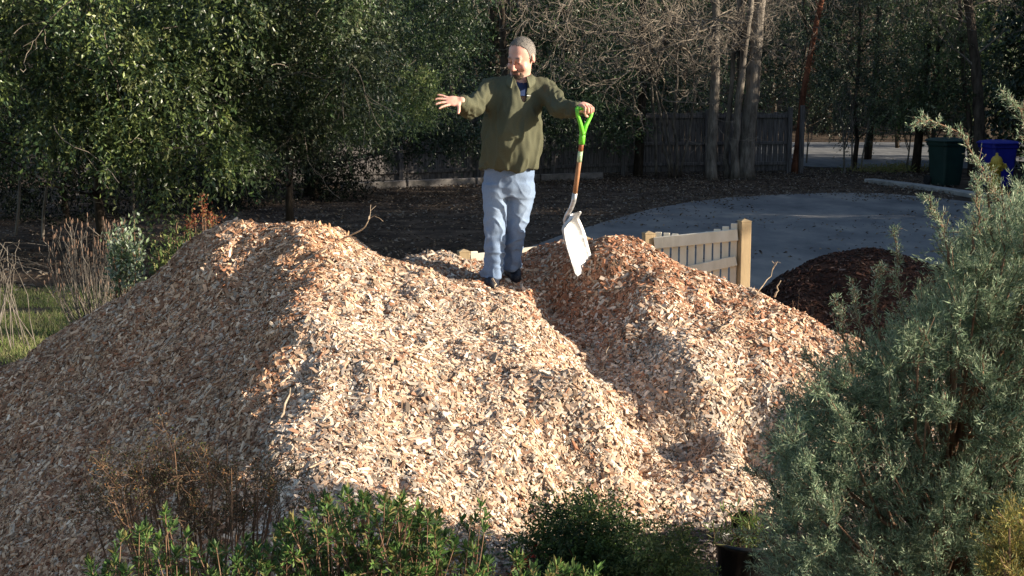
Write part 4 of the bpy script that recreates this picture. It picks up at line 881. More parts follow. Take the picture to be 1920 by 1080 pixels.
for lay in (0, 1):
    for i in range(nu):
        u = i / (nu - 1); wv = .135 * (np.interp(u, [0, .03, .08, .16, .28, .42, .85, .94, 1], [.30, .48, .66, .82, .93, 1, .96, .92, .82]))
        for j in range(nv):
            s_ = -1 + 2 * j / (nv - 1); end = sm((u - .9) / .1) * abs(s_) ** 4 * .03
            rise = .050 * abs(s_) ** 4 * (1 - .55 * u) + .075 * sm((.16 - u) / .16) - .010 * (1 - s_ * s_) * (u > -1)
            vv.append(top + Ld * (u * LEN - end) + Wd * (s_ * wv) + Nn * (rise - .0025 * lay))
q_ = []
for lay in (0, 1):
    o_ = lay * nu * nv
    for i in range(nu - 1):
        for j in range(nv - 1): k = o_ + i * nv + j; q_.append([k, k + 1, k + nv + 1, k + nv][::1 if lay else -1])
for i in range(nu - 1):
    for j in (0, nv - 1): k = i * nv + j; q_.append([k, k + nv, k + nv + nu * nv, k + nu * nv])
for j in range(nv - 1):
    for i in (0, nu - 1): k = i * nv + j; q_.append([k, k + 1, k + 1 + nu * nv, k + nu * nv])
mesh_obj('blade', np.array(vv), np.array(q_), alu, shv, None, True)
# ================================================================ picket fence behind the pile
pine = noisemat('fresh_pine', (.60, .54, .43), (.72, .66, .55), 5, .8, (2, 2, .6), bump=.3, bscale=30, dist=.004, spec=.2)
pineY = noisemat('yellow_pine_post', (.30, .22, .13), (.40, .30, .18), 5, .8, (2, 2, .6), bump=.4, bscale=30, dist=.004, spec=.2)
pf = empty('picket_fence', (1.1, 12.1, 0), 'new pale pine picket fence with square capped posts rising behind the chip pile', 'fence')
posts = [(705, 479, 11.9), (869, 466, 11.75), (1095, 441, 12.0), (1216, 432, 12.15), (1396, 409, 12.0)]; pr = rotz(R_(14)); PP = []
for px, py, D in posts:
    t = P(px, py, D); PP.append(t); mb = MB(); hh = t[2] - .03
    mb.box((t[0], t[1], (hh) / 2), (.092, .092, hh), pr, .004); po = mb.build('post', pineY, pf)
    mb = MB(); a = .054; z0 = hh; ring = lambda k, z: [[t[0], t[1], z] + np.array([x_, y_, 0]) @ pr for x_, y_ in ((-k, -k), (k, -k), (k, k), (-k, k))]
    vv = np.array(ring(.0475, z0 + .001) + ring(.0475, z0 + .008) + ring(.045, z0 + .010) + ring(.002, z0 + .026)); mb.add(vv, [[3, 2, 1, 0], [0, 1, 5, 4], [1, 2, 6, 5], [2, 3, 7, 6], [3, 0, 4, 7], [4, 5, 9, 8], [5, 6, 10, 9], [6, 7, 11, 10], [7, 4, 8, 11], [8, 9, 13, 12], [9, 10, 14, 13], [10, 11, 15, 14], [11, 8, 12, 15], [12, 13, 14, 15]])
    mb.build('post_cap', pineY if px != 1396 else pineY, po)
def panel(a, b, tops, n, rail_py):
    d = norm((b - a) * [1, 1, 0]); nn_ = np.array([d[1], -d[0], 0]); Ln = np.linalg.norm((b - a)[:2]) - .10; s0 = np.array([a[0], a[1], 0]) + d * .05
    ax = np.array([d, nn_, [0, 0, 1]]); mb = MB(); rs = np.random.default_rng(int(n))
    for i in range(n):
        c_ = s0 + d * Ln * (i + .5) / n; px, _ = proj(np.array([c_[0], c_[1], 1.2])); zt = float(P(float(px), float(np.interp(px, tops[0], tops[1])), c_[1])[2])
        mb = MB(); w_ = Ln / n * (.78 + rs.normal(0, .02)); mb.box(c_ + np.array([0, 0, (zt + .05) / 2]) , (w_, .018, zt - .05), ax @ rotz(0), .003); mb.build('picket', pine, pf)
    for (ya_, yb_), hh in rail_py:
        A_, B_ = s0 + nn_ * .029, s0 + d * Ln + nn_ * .029; pa, _ = proj(np.array([*A_[:2], 1.1])); za = P(float(pa), ya_, A_[1])[2]; pb, _ = proj(np.array([*B_[:2], 1.1])); zb = P(float(pb), yb_, B_[1])[2]
        c_ = (A_ + B_) / 2; c_[2] = (za + zb) / 2; dd_ = norm(np.array([*(B_ - A_)[:2], zb - za])); n2 = nn_; mb = MB()
        mb.box(c_, (Ln + .0, .036, hh), np.array([dd_, n2, np.cross(dd_, n2) * (1 if np.cross(dd_, n2)[2] > 0 else -1)]), .004); mb.build('rail', pine, pf)
panel(PP[3], PP[4], ([1216, 1254, 1282, 1299, 1317, 1333, 1352, 1370, 1386], [433, 437, 440, 441, 438, 433, 427, 421, 415]), 10, [((456, 440), .10), ((522, 488), .085)])
panel(PP[1], PP[2], ([869, 885, 910, 960, 1010, 1060, 1095], [467, 470, 478, 490, 485, 465, 450]), 12, [((486, 462), .085)])
# ================================================================ bins and hydrant
def rrect(w_, d_, rc, z, n=5):
    out = []
    for cx_, cy_, a0 in ((w_ / 2 - rc, d_ / 2 - rc, 0), (-w_ / 2 + rc, d_ / 2 - rc, 90), (-w_ / 2 + rc, -d_ / 2 + rc, 180), (w_ / 2 - rc, -d_ / 2 + rc, 270)):
        for i in range(n): a = R_(a0 + 90 * i / (n - 1)); out.append([cx_ + rc * math.cos(a), cy_ + rc * math.sin(a), z])
    return out
def loft(mb, c, rings, ax, caps=True):
    m = len(rings[0]); v = np.vstack([np.array(q_) for q_ in rings]); nr = len(rings)
    q_ = [[i * m + j, i * m + (j + 1) % m, (i + 1) * m + (j + 1) % m, (i + 1) * m + j] for i in range(nr - 1) for j in range(m)]
    v = np.vstack([v, np.mean(rings[0], 0), np.mean(rings[-1], 0)]); t = [[(j + 1) % m, j, nr * m] for j in range(m)] + [[(nr - 1) * m + j, (nr - 1) * m + (j + 1) % m, nr * m + 1] for j in range(m)]
    mb.add(np.asarray(c) + v @ ax, q_, t)
def bin_(name, label, px, pyb, D, h, col, rot):
    b = P(px, pyb, D); b[2] = .02; ax = rotz(rot); t = empty(name, tuple(b), label, 'bin', 'wheeled bins at the kerb')
    pm = noisemat(name + '_plastic', col, tuple(k * 1.5 for k in col), 4, .55, bump=.1, spec=.35); blk = mat('black_rubber', (.015, .015, .016), .8)
    mb = MB(); loft(mb, b, [rrect(.50, .52, .07, .02), rrect(.53, .56, .07, .12), rrect(.62, .70, .07, h * .80), rrect(.63, .71, .07, h * .82), rrect(.68, .76, .07, h * .83), rrect(.69, .77, .07, h * .90), rrect(.66, .74, .07, h * .905)], ax); mb.build('body', pm, t, False)
    mb = MB(); loft(mb, b, [rrect(.74, .84, .08, h * .905 + .003), rrect(.745, .85, .08, h * .93), rrect(.68, .76, .10, h * .965), rrect(.40, .44, .12, h * .99)], ax); mb.build('lid', pm, t)
    for k in (-1, 1):
        mb = MB(); c_ = b + np.array([k * .30, .30, .12]) @ ax; w_ = MB(); w_.lathe(c_, [(.02, -.03), (.11, -.03), (.125, -.015), (.125, .015), (.11, .03), (.02, .03)], 20, np.array([[0, 1, 0], [0, 0, 1], [1, 0, 0]]) @ ax); w_.build('wheel', blk, t)
    mb = MB(); mb.tube([b + np.array(q_) @ ax for q_ in ((-.28, .36, h * .86), (-.26, .46, h * .88), (.26, .46, h * .88), (.28, .36, h * .86))], .016, 8); mb.build('handle', pm, t)
    return t
bin_('wheeled_bin', 'dark green wheeled bin with its lid shut, left of the blue bin', 1772, 349, 33.8, 1.16, (.006, .022, .018), .35)
bin_('wheeled_bin', 'bright blue wheeled bin behind the yellow hydrant', 1868, 352, 33.4, 1.12, (.008, .012, .19), .2)
hb = P(1866, 357, 31.6); hb[2] = .0; yel = noisemat('yellow_enamel', (.42, .27, .03), (.55, .38, .05), 12, .5, bump=.1, spec=.4)
hy_ = empty('fire_hydrant', tuple(hb), 'yellow fire hydrant in front of the blue bin', 'hydrant'); mb = MB()
mb.lathe(hb, [(.001, 0), (.17, 0), (.17, .04), (.11, .05), (.105, .50), (.15, .51), (.15, .55), (.125, .56), (.125, .66), (.15, .665), (.15, .70), (.13, .705)], 20); mb.build('barrel', yel, hy_, True)
mb = MB(); mb.lathe(hb, [(.13, .708), (.125, .76), (.09, .82), (.04, .85), (.03, .86), (.03, .91), (.001, .912)], 20); mb.build('bonnet', yel, hy_, True)
for dv_ in ((1, 0, 0), (-1, 0, 0), (0, -1, 0)):
    mb = MB(); dv_ = np.array(dv_, float); u_ = np.cross(dv_, [0, 0, 1]); mb.lathe(hb + [0, 0, .61], [(.05, .10), (.05, .17), (.068, .172), (.068, .21), (.02, .215), (.02, .24), (.001, .24)], 14, np.stack([u_, np.cross(dv_, u_), dv_])); mb.build('nozzle_cap', yel, hy_, True)

# ================================================================ big blue-green juniper at right
r = np.random.default_rng(51)
JP = [(.19, .25, .15), (.24, .295, .19), (.12, .18, .11), (.30, .34, .23)]
def sprigs(cl, path_p, path_d, r, n, ln=.024, wd=.0037, pal=JP, reach=.02):
    """n short scale-leaf sprigs at points along branchlets"""
    idx = r.integers(0, len(path_p), n); p = path_p[idx] + r.normal(0, reach * .35, (n, 3))
    d = norm(path_d[idx] * .9 + r.normal(0, .55, (n, 3)) + np.array([0, 0, .12])); nn = norm(r.normal(size=(n, 3)))
    tone = (.6 + .8 * r.random(len(path_p)))[idx]; c = np.array(pal)[r.integers(0, len(pal), n)] * (tone * r.uniform(.8, 1.2, n))[:, None]
    cl.add(*leafquads(p, d, nn, ln * r.uniform(.5, 1.5, n), wd * r.uniform(.7, 1.3, n), c, .15))
def conifer(name, label, base, poly, Dr, n, nsp, r, pal=JP, stemcol='twigbrown', plumes=(), ln=.024, upb=.5, cat='shrub', lead=1.0, clr=.10):
    base = np.array(base, float); t = empty(name, base, label, cat); mb = MB(); cl = Cloud()
    T = pixclumps(poly, n, Dr, (1, 1), r)[:, :3]; bp, bd2 = [], []
    for k, q in enumerate(T):
        dep = (q[1] - base[1]); q = q.copy()
        az = np.clip((q[2] - base[2]) * .55, .05, 1.3); s0 = base + np.array([(q[0] - base[0]) * .18, dep * .15, az]); m = (s0 + q) / 2 + np.array([0, 0, -.06]) + r.normal(0, .03, 3)
        if k % 7 == 0: mb.tube([s0, (s0 + m) / 2 + r.normal(0, .012, 3), m, (m + q) / 2, q], [.011, .009, .007, .005, .003], 5)
        out = norm(norm((q - s0)) + np.array([0, 0, upb]))
        for j in range(7):
            d = norm(out + r.normal(0, .55, 3)); L_ = clr * r.uniform(.6, 1.5); tt = np.linspace(0, 1, 5)[:, None]; cv = q + d * L_ * tt + np.array([0, 0, 1]) * L_ * .15 * tt ** 2
            if j < 2: mb.tube(cv, [.0024, .0021, .0018, .0015, .001], 3)
            bp.append(cv); bd2.append(np.tile(d, (5, 1)))
    bp = np.vstack(bp); bd2 = np.vstack(bd2); sprigs(cl, bp, bd2, r, nsp, ln, pal=pal)
    for pl, dens in plumes:
        q = np.array([P(*a) for a in pl]); s_ = np.linspace(0, len(q) - 1, 16); c_ = np.stack([np.interp(s_, np.arange(len(q)), q[:, k]) for k in range(3)], -1); c_[1:] += r.normal(0, .004, (15, 3))
        mb.tube(c_, np.linspace(.006, .0015, 16), 5); tang = norm(np.gradient(c_, axis=0))
        pp, dd = [], []
        for k in range(3, 16):
            for j in range(5):
                d = norm(tang[k] + r.normal(0, .6, 3)); L_ = .055 * r.uniform(.4, 1.4) * (1.2 - k / 20); tt = np.linspace(0, 1, 4)[:, None]; cv = c_[k] + d * L_ * tt; pp.append(cv); dd.append(np.tile(d, (4, 1))); mb.tube(cv, .0011, 3)
        sprigs(cl, np.vstack(pp), np.vstack(dd), r, int(dens), ln * .7, wd=.0028, pal=[tuple(min(.4, k * 1.35) for k in c) for c in pal], reach=.01)
    mb.tube([base - [0, 0, .05], base + [.03, 0, .4], base + [.0, .02, .9], base + [.04, 0, 1.35 * lead]], [.04, .032, .02, .008], 8)
    mb.build('branches', M[stemcol], t, True); cl.build('foliage', M['needle'], t); return t
jpoly = [(1480, 1160), (1455, 1000), (1490, 930), (1470, 850), (1520, 770), (1530, 740), (1590, 715), (1640, 670), (1690, 650), (1725, 600), (1765, 560), (1795, 480), (1830, 450), (1875, 410), (1930, 380), (2060, 420), (2150, 700), (2150, 1160)]
pl = [([(1700, 640, 5.3), (1685, 540, 5.25), (1676, 430, 5.2)], 900), ([(1860, 560, 5.4), (1862, 460, 5.35), (1850, 330, 5.3), (1800, 250, 5.25), (1745, 222, 5.2), (1715, 232, 5.15)], 900), ([(1900, 480, 5.3), (1880, 380, 5.3), (1855, 350, 5.3), (1830, 300, 5.25)], 700),
      ([(1960, 420, 5.4), (1935, 290, 5.3), (1915, 210, 5.3), (1880, 178, 5.25)], 900), ([(1600, 700, 5.2), (1580, 620, 5.15), (1565, 560, 5.1)], 500), ([(1620, 650, 5.2), (1606, 590, 5.2), (1600, 535, 5.2)], 450), ([(1780, 500, 5.2), (1770, 430, 5.2), (1740, 370, 5.15)], 900), ([(1820, 480, 5.2), (1835, 400, 5.2), (1832, 340, 5.2)], 700), ([(1560, 760, 5.2), (1530, 690, 5.2), (1505, 660, 5.2)], 500), ([(1650, 640, 5.3), (1640, 560, 5.25), (1652, 500, 5.2)], 600), ([(1480, 960, 5.3), (1440, 900, 5.25), (1400, 880, 5.2)], 700), ([(1490, 1050, 5.3), (1440, 1010, 5.25), (1395, 1000, 5.2)], 600)]
conifer('juniper', 'large feathery blue-green juniper filling the lower right corner', (1.80, 5.65, -.02), jpoly, (5.05, 6.25), 1300, 480000, r, plumes=pl)
r = np.random.default_rng(52)
conifer('conifer', 'yellow-bronze feathery conifer in the bottom right corner before the juniper', (1.72, 4.7, 0), [(1840, 1200), (1850, 1060), (1890, 980), (1960, 960), (2050, 1200)], (4.5, 4.85), 110, 26000, r, pal=[(.24, .20, .05), (.19, .18, .05), (.28, .21, .07), (.12, .14, .05)], lead=.5, clr=.07, ln=.02)
# ================================================================ leafy shrubs in the foreground
def azalea(name, label, poly, Dr, n, base, pal, seed, leaf=.043, per=13, stem='twigbrown', wl=.36, group=None, base_r=.12, stems=True):
    r = np.random.default_rng(seed); base = np.array(base, float); t = empty(name, base, label, 'shrub', group); mb = MB(); cl = Cloud()
    T = pixclumps(poly, int(n * 1.5), Dr, (1, 1), r)[:, :3]
    for q in T:
        b = base + np.array([r.normal(0, base_r) + (q[0] - base[0]) * .35, r.normal(0, base_r * .7), 0]); b[2] = float(ground_z(b[0], b[1])) - .02
        m = b * .45 + q * .55 + np.array([0, 0, .04]) + r.normal(0, .03, 3)
        if stems: mb.tube([b, (b + m) / 2 + r.normal(0, .01, 3), m, (m + q) / 2, q], [.0042, .0038, .0032, .0025, .0018], 4)
        tips = [(q, norm(q - m), 1.0)]
        for _ in range(r.integers(1, 4)):
            d = norm(norm(q - m) + r.normal(0, .5, 3)); st = m + (q - m) * r.uniform(.2, .8); e = st + d * r.uniform(.04, .11); mb.tube([st, (st + e) / 2, e], [.003, .0025, .0018], 3); tips.append((e, d, .85))
        for e, d, k in tips:
            m_ = per + r.integers(-2, 3); a = r.uniform(0, 6.283) + np.arange(m_) * 2.4; u = norm(np.cross(d, [.3, .1, .9])); w_ = np.cross(d, u)
            el = np.linspace(1.25, .15, m_) + r.normal(0, .15, m_); ld = np.cos(el)[:, None] * (np.cos(a)[:, None] * u + np.sin(a)[:, None] * w_) * 1 + np.sin(el)[:, None] * d
            ld = np.where((np.arange(m_) < m_ // 2)[:, None], ld, ld); p0 = e - d * np.linspace(.004, .035, m_)[:, None]
            c = np.array(pal)[r.integers(0, len(pal), m_)] * r.uniform(.75, 1.2, (m_, 1)); ln = leaf * k * r.uniform(.7, 1.15, m_)
            cl.add(*leafquads(p0, ld, norm(d + r.normal(0, .2, (m_, 3))), ln, ln * wl, c, .3))
    mb.build('stems', M[stem], t); cl.build('foliage', M['leafmatt'], t); return t
AZ = [(.10, .19, .045), (.13, .23, .055), (.055, .105, .035), (.15, .21, .07), (.07, .12, .04), (.20, .17, .06)]
g_ = 'azaleas along the bottom edge'
azalea('azalea', 'loose azalea with bright green leaf whorls at the bottom left', [(165, 1180), (165, 1030), (230, 985), (310, 950), (350, 955), (400, 1000), (480, 1010), (540, 980), (560, 1180)], (4.9, 5.5), 85, (-1.15, 5.15, 0), AZ, 61, group=g_)
azalea('azalea', 'densest azalea, reddish stemmed, at the bottom left of centre', [(520, 1180), (500, 1000), (560, 940), (640, 905), (700, 925), (770, 930), (830, 970), (850, 1180)], (5.0, 5.6), 150, (-.55, 5.3, 0), AZ, 62, group=g_)
azalea('azalea', 'sparse azalea with open stems before the pale chips at bottom centre', [(820, 1180), (840, 985), (900, 940), (960, 945), (990, 990), (960, 1180)], (5.1, 5.5), 26, (-.15, 5.3, 0), AZ, 63, group=g_)
azalea('azalea', 'lowest and nearest azalea, bright leaf whorls at the bottom centre edge', [(830, 1180), (880, 1070), (980, 1050), (1060, 1060), (1120, 1055), (1140, 1180)], (4.5, 4.8), 60, (0.02, 4.65, 0), AZ, 64, group=g_)
# brown twiggy shrub behind the leftmost azalea
r = np.random.default_rng(66); bb = np.array([-1.3, 5.85, -.45]); t = empty('dormant_shrub', bb, 'fine twiggy shrub with bronze and orange leaves against the shaded chips', 'shrub'); mb = MB(); ends = []
T = pixclumps([(170, 1000), (190, 890), (300, 840), (420, 825), (530, 870), (580, 960), (480, 1010)], 52, (5.6, 6.05), (1, 1), r)[:, :3]
for q in T:
    b = bb + np.array([(q[0] - bb[0]) * .3, r.normal(0, .06), 0]); m = (b + q) / 2 + r.normal(0, .04, 3); mb.tube([b, m, q], [.005, .004, .0025], 4); grow(mb, q - (q - m) * .3, norm(q - m), .22, .0028, 2, r, .2, (3, 5), 3, .1, .6, ends, .9, .001)
mb.build('stems', M['twigbrown'], t); cl = Cloud(); E = np.array([e[0] for e in ends]); n = 12000; k = r.integers(0, len(E), n)
pal = np.array([(.09, .07, .045), (.12, .085, .05), (.07, .07, .035), (.26, .12, .04), (.08, .10, .03)]); c = pal[r.choice(5, n, p=[.38, .25, .2, .07, .10])] * r.uniform(.6, 1.2, (n, 1))
cl.add(*leafquads(E[k] + r.normal(0, .012, (n, 3)), r.normal(0, 1, (n, 3)) + [0, 0, .5], norm(r.normal(size=(n, 3))), .012 * r.uniform(.6, 1.5, n), .005, c)); cl.build('foliage', M['litter'], t)
# small clipped-looking shrub, columnar shrub
def bush(name, label, px, py, D, w_, h, n, size, pal, seed, k=26):
    r = np.random.default_rng(seed); b = P(px, py, D); b[2] = float(ground_z(b[0], b[1])); zt = np.linspace(0, 1, k); cl_ = np.stack([b[0] + r.normal(0, w_ * .42, k) * (1.1 - .5 * zt), D + r.normal(0, w_ * .35, k), b[2] + .06 + zt * h * .85, np.full(k, w_ * .26) * r.uniform(.7, 1.3, k)], -1)
    t = empty(name, b, label, 'shrub'); mb = MB()
    for c_ in cl_[::2]: mb.tube([b + r.normal(0, .02, 3) * [1, 1, 0], (b + c_[:3]) / 2 + r.normal(0, .01, 3), c_[:3]], [.006, .005, .003], 4)
    mb.build('stems', M['twigbrown'], t); cl = Cloud(); clump_leaves(cl, cl_, n, size, pal, r, .0, shell=.3); cl.build('foliage', M['leafmatt'], t)
bush('evergreen_shrub', 'dark green small-leaved shrub at the foot of the chips, bottom centre', 1100, 1000, 6.7, .40, .32, 22000, .024, GREEN[:3] + [(.08, .13, .03)], 67, 34)
bush('evergreen_shrub', 'small upright yellow-green shrub left of the black pot', 1242, 1030, 6.4, .22, .34, 9000, .022, LIT + [(.20, .22, .07)], 68, 20)
bush('red_leaved_plant', 'small red-leaved plant between the bare azalea stems and the dark shrub', 1000, 1015, 6.1, .16, .22, 700, .026, [(.20, .02, .015), (.28, .035, .025), (.12, .03, .02)], 69, 10)
bush('yellow_fern', 'yellow-bronze frond plant rising behind the densest azalea', 792, 935, 6.1, .10, .60, 900, .02, [(.36, .26, .06), (.28, .2, .05)], 70, 14)
r = np.random.default_rng(71)
for i, (px, py, w_, lab) in enumerate([(1290, 925, .14, 'low grey-green tuft at the upper left of the mulch bed'), (1330, 960, .16, 'bluish tuft in the middle of the mulch bed'), (1385, 935, .18, 'feathery grey-green tuft beside the terracotta pot'), (1235, 905, .1, 'smallest tuft next to the foot of the chips'), (1490, 930, .14, 'tuft half hidden by the juniper'), (1345, 905, .12, 'pale tuft between the bed and the red-brown chips')]):
    b = P(px, py, 2.5 * F / (py - 152)); b[2] = 0; n = 420; cl = Cloud(); d = norm(r.normal(0, .7, (n, 3)) + [0, 0, .9])
    cl.add(*leafquads(np.tile(b, (n, 1)) + r.normal(0, w_ * .33, (n, 3)) * [1, 1, 0] + [0, 0, .004], d, norm(r.normal(size=(n, 3))), r.uniform(.03, .08, n), .006, np.array([(.13, .17, .10), (.17, .20, .13), (.09, .13, .08)] if i != 1 else [(.08, .17, .14), (.12, .20, .16), (.07, .12, .10)])[r.integers(0, 3, n)]))
    tag(cl.build('perennial', M['leafmatt'], None), lab, 'plant', 'small plants in the mulch bed')
# pots
pot = mat('black_nursery_plastic', (.012, .012, .013), .35, .5); soil = noisemat('potting_soil', (.02, .015, .01), (.07, .05, .035), 60, .95)
def potm(name, label, c, R, h, ax=None, m_=pot, cat='plant pot'):
    ax = np.eye(3) if ax is None else ax; t = empty(name, c, label, cat); mb = MB()
    mb.lathe(c, [(.001, 0), (R * .8, 0), (R * .83, .02), (R, h - .03), (R * 1.06, h - .03), (R * 1.07, h), (R * 1.0, h), (R * .97, h - .03), (R * .82, h * .3)], 28, ax); mb.build('wall', m_, t, True)
    mb = MB(); mb.lathe(c, [(R * .90, h * .80), (R * .5, h * .82), (.001, h * .83)], 20, ax); mb.build('soil', soil, t); return t
pc = P(1398, 1030, 6.9); pc[2] = -.07; potm('nursery_pot', 'black nursery pot of bamboo-like leaves at the bottom edge', pc, .152, .27)
pc2 = P(1412, 990, 7.45); pc2[2] = .085; pw = norm([-.72, -.66, .12]); pu = norm(np.cross([0, 0, 1], pw)); potm('nursery_pot', 'smaller black pot tipped on its side behind the planted pot', pc2 - pw * .08, .085, .16, np.stack([pu, np.cross(pw, pu), pw]))
tc_ = P(1368, 965, 8.05); tc_[2] = 0; potm('terracotta_pot', 'small red terracotta pot on the mulch above the black pots', tc_, .05, .10, m_=noisemat('terracotta', (.30, .06, .03), (.42, .12, .06), 20, .8))
n = 420; cl = Cloud(); r = np.random.default_rng(72); mb = MB(); stt = []
for k in range(26):
    q0 = pc + np.array([r.normal(0, .05), r.normal(0, .05), .22]); q1 = q0 + np.array([r.normal(0, .07), r.normal(0, .06), r.uniform(.06, .2)]); mb.tube([q0, (q0 + q1) / 2 + r.normal(0, .01, 3), q1], .0018, 3); stt += [(q0 * (1 - a) + q1 * a) for a in (.3, .5, .7, .85, 1)]
stt = np.array(stt); k = r.integers(0, len(stt), n)
cl.add(*leafquads(stt[k], norm(r.normal(0, .8, (n, 3)) + [0, 0, .25]), norm(r.normal(0, .3, (n, 3)) + [0, 0, 1]), r.uniform(.04, .09, n), .009, np.array([(.10, .16, .04), (.14, .20, .05), (.08, .12, .04), (.22, .22, .09)])[r.integers(0, 4, n)]))
bt = empty('dwarf_bamboo', pc + [0, 0, .22], 'dwarf bamboo with narrow leaves growing in the black pot', 'plant'); mb.build('stems', M['twigbrown'], bt); cl.build('foliage', M['leafmatt'], bt)
# ================================================================ shrubs behind the left pile
r = np.random.default_rng(81)
def leafy(name, label, T, base, pal, leaf, per, seed, grp=None):
    r = np.random.default_rng(seed); t = empty(name, base, label, 'shrub', grp); mb = MB(); cl = Cloud()
    for q in T:
        b = np.array(base) + r.normal(0, .07, 3) * [1, 1, 0]; m = b * .5 + q * .5 + r.normal(0, .05, 3); mb.tube([b, m, q], [.008, .006, .003], 4)
        n = per * 3; tt = r.uniform(.35, 1, n)[:, None]; p0 = m + (q - m) * tt + r.normal(0, .035, (n, 3)); d = norm(norm(q - m) + r.normal(0, .8, (n, 3)))
        cl.add(*leafquads(p0, d, norm(r.normal(0, .5, (n, 3)) + [0, -.2, 1]), leaf * r.uniform(.6, 1.3, n), leaf * .5, np.array(pal)[r.integers(0, len(pal), n)] * r.uniform(.7, 1.2, (n, 1))))
    mb.build('stems', M['twigbrown'], t); cl.build('foliage', M['leafmatt'], t)
leafy('rose_shrub', 'shrub with pale silvery-green leaves left of the red-tipped one', pixclumps([(200, 470), (205, 400), (232, 410), (240, 375), (255, 410), (268, 440), (260, 490)], 16, (12.0, 12.4), (1, 1), r)[:, :3], (float(P(238, 500, 12.2)[0]), 12.2, 0), [(.26, .32, .22), (.18, .24, .13), (.35, .40, .32), (.10, .14, .06)], .050, 24, 82)
leafy('rose_shrub', 'green and yellow shrub with reddish shoots behind the top of the left chip pile', pixclumps([(275, 490), (285, 440), (330, 410), (375, 420), (405, 430), (390, 470), (320, 500)], 30, (11.6, 12.2), (1, 1), r)[:, :3], (float(P(330, 500, 11.9)[0]), 11.9, 0), [(.12, .17, .05), (.17, .21, .07), (.08, .12, .04), (.26, .24, .10)], .046, 20, 83)
t = bpy.data.objects['rose_shrub.001']; cl = Cloud(); mb = MB()
for q in pixclumps([(345, 420), (372, 395), (378, 362), (390, 395), (408, 400), (405, 440)], 12, (11.7, 12), (1, 1), r)[:, :3]:
    n = 26; mb.tube([q - [0, 0, .3], q], [.004, .002], 4); cl.add(*leafquads(q + r.normal(0, .03, (n, 3)) - [0, 0, .02], r.normal(0, 1, (n, 3)) + [0, 0, .6], norm(r.normal(size=(n, 3))), .035 * r.uniform(.6, 1.3, n), .016, np.array([(.22, .06, .03), (.28, .10, .04), (.16, .05, .03), (.20, .15, .06)])[r.integers(0, 4, n)]))
cl.build('red_shoots', M['leafmatt'], t); mb.build('shoot_stems', M['twigbrown'], t)
# dried seed-head shrub and bramble canes
b = P(178, 610, 13.6); b[2] = 0; t = empty('dried_shrub', b, 'leafless dried shrub full of upright tan seed heads beside the grass', 'shrub'); mb = MB(); m2 = MB()
for q in pixclumps([(95, 560), (85, 470), (130, 430), (165, 420), (215, 435), (250, 470), (245, 560), (170, 580)], 120, (13.2, 14.0), (1, 1), r)[:, :3]:
    s0 = b + r.normal(0, .06, 3) * [1, 1, 0]; m = s0 * .5 + q * .5 + np.array([(q[0] - b[0]) * .12, 0, -.05]); mb.tube([s0, m, q], [.005, .0035, .002], 4)
    for j in range(2):
        e = q + np.array([r.normal(0, .05), r.normal(0, .05), r.uniform(.03, .14)]); mb.tube([q - (q - m) * r.uniform(0, .25), e], [.0025, .0018], 3); m2.tube([e - [0, 0, .004], e + [0, 0, .018], e + [0, 0, .04]], [.002, .005, .002], 5)
mb.build('stems', M['bark'], t); tag(m2.build('seed_heads', noisemat('seed_head', (.14, .085, .06), (.26, .17, .12), 20, .9, bump=0), t), kind='stuff')
b = P(5, 600, 13.0); b[2] = 0; mb = MB(); t = empty('bramble', b, 'arching bare bramble canes at the left edge above the grass', 'shrub')
for k in range(22):
    e = P(r.uniform(-60, 95), r.uniform(440, 560), r.uniform(12.6, 13.4)); h = P(r.uniform(-80, 60), r.uniform(430, 500), 13.0); s0 = b + np.array([r.normal(-.1, .2), r.normal(0, .2), 0])
    tt = np.linspace(0, 1, 9)[:, None]; mb.tube(s0 * (1 - tt) ** 2 + 2 * tt * (1 - tt) * (h + [0, 0, .25]) + e * tt ** 2 + np.vstack([np.zeros((1, 3)), r.normal(0, .012, (8, 3))]), np.linspace(.005, .0015, 9), 4)
mb.build('canes', M['bark'], t)
# small dry weeds round the picket post
for (px, py, D, lab) in [(1425, 520, 13.0, 'dry brown weeds right of the picket fence post')]:
    b = P(px, py, D); b[2] = 0; mb = MB()
    for k in range(50): grow(mb, b + np.array([r.normal(0, .25), r.normal(0, .15), 0]), (r.normal(0, .4), r.normal(0, .3), 1), r.uniform(.15, .45), .003, 1, r, .2, (2, 3), 3, .3, .6, rmin=.0018)
    tag(mb.build('dry_weeds', M['twigbrown']), lab, 'weeds')
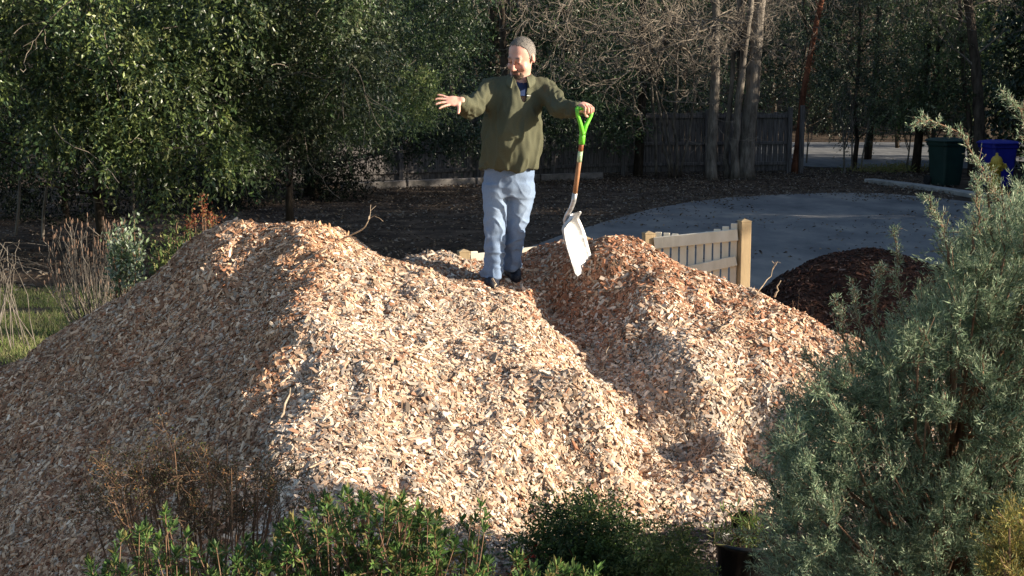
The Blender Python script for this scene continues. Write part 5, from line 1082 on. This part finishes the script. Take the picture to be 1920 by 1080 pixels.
# ================================================================ loose sticks on and out of the piles
def stick(pix, rad, label, forks=0, seed=0, m_='stick', name='stick'):
    """pix: (px,py,D,lift) ; D None -> find the pile surface along the ray"""
    r = np.random.default_rng(seed); pts = []
    for px, py, D, lift in pix:
        if D is None:
            Ds = np.linspace(6, 11.5, 1200); pp = np.array([P(px, py, d) for d in Ds]); k = np.nonzero(hz(pp[:, 0], pp[:, 1]) > pp[:, 2])[0]; q = pp[k[0]] if len(k) else P(px, py, 10)
        else: q = P(px, py, D)
        pts.append(q + np.array([0, -.3 * lift, lift]))
    pts = np.array(pts); s_ = np.linspace(0, len(pts) - 1, 8); c_ = np.stack([np.interp(s_, np.arange(len(pts)), pts[:, k]) for k in range(3)], -1); c_[1:-1] += r.normal(0, rad * .8, (6, 3))
    mb = MB(); mb.tube(c_, rad * np.linspace(1, .45, 8), 6)
    for k in range(forks): i = r.integers(3, 7); grow(mb, c_[i], norm(c_[i + 1] - c_[i]) + r.normal(0, .5, 3), np.linalg.norm(pts[-1] - pts[0]) * .4, rad * .5, 1, r, .15, (1, 2), 4, 0, .6, rmin=.0015)
    tag(mb.build(name, M[m_], None, True), label, 'stick', 'loose sticks on the chips')
stick([(640, 446, 9.8, -.01), (672, 436, 9.75, 0), (686, 425, 9.7, 0), (692, 405, 9.7, 0)], .007, 'forked bare branch sticking out behind the top of the left pile', 2, 1)
stick([(645, 444, 9.8, 0), (660, 450, 9.7, .02), (668, 470, 9.65, .01)], .005, 'thin curved twig drooping from the top right of the left pile', 1, 2)
stick([(923, 528, 9.62, .02), (935, 550, 9.5, .02)], .008, 'short pale splinter upright in front of the man\'s shoe')
stick([(1345, 628, None, .02), (1375, 612, None, .05), (1402, 600, None, .08)], .008, 'pale forked branch lying on the right pile below the picket fence', 2, 4)
stick([(1415, 560, None, .02), (1440, 545, None, .10), (1455, 530, None, .16)], .005, 'twig poking up from the crest of the right pile before the dark mulch', 1, 5)
stick([(1452, 562, None, .02), (1462, 548, None, .09)], .008, 'stubby stick on the crest right of the poking twig')
stick([(510, 840, None, .02), (535, 780, None, .05), (545, 740, None, .04)], .011, 'long weathered stick at the foot of the ridge between shade and sun', 0, 7)
stick([(300, 610, None, .02), (335, 562, None, .02)], .008, 'straight tan stick lying in the shaded upper left face')
stick([(1010, 535, None, .015), (1045, 500, None, .015)], .005, 'thin twig under the shovel blade')
stick([(1090, 560, None, .02), (1160, 548, None, .03)], .006, 'straight twig lying right of the valley below the blade')
stick([(1130, 700, None, .02), (1145, 640, None, .03)], .005, 'slim twig lying upright in the shaded valley', 1, 11)
stick([(745, 690, None, .02), (775, 668, None, .03)], .010, 'chunky pale stick on the sunlit front of the left pile')
stick([(590, 545, None, .01), (650, 560, None, .015)], .005, 'long thin splinter on the sunlit top of the left pile')
stick([(1020, 905, None, .03), (1060, 960, None, .02)], .010, 'long grey stick in the chips above the dark small-leaved shrub')
#@@NEXT
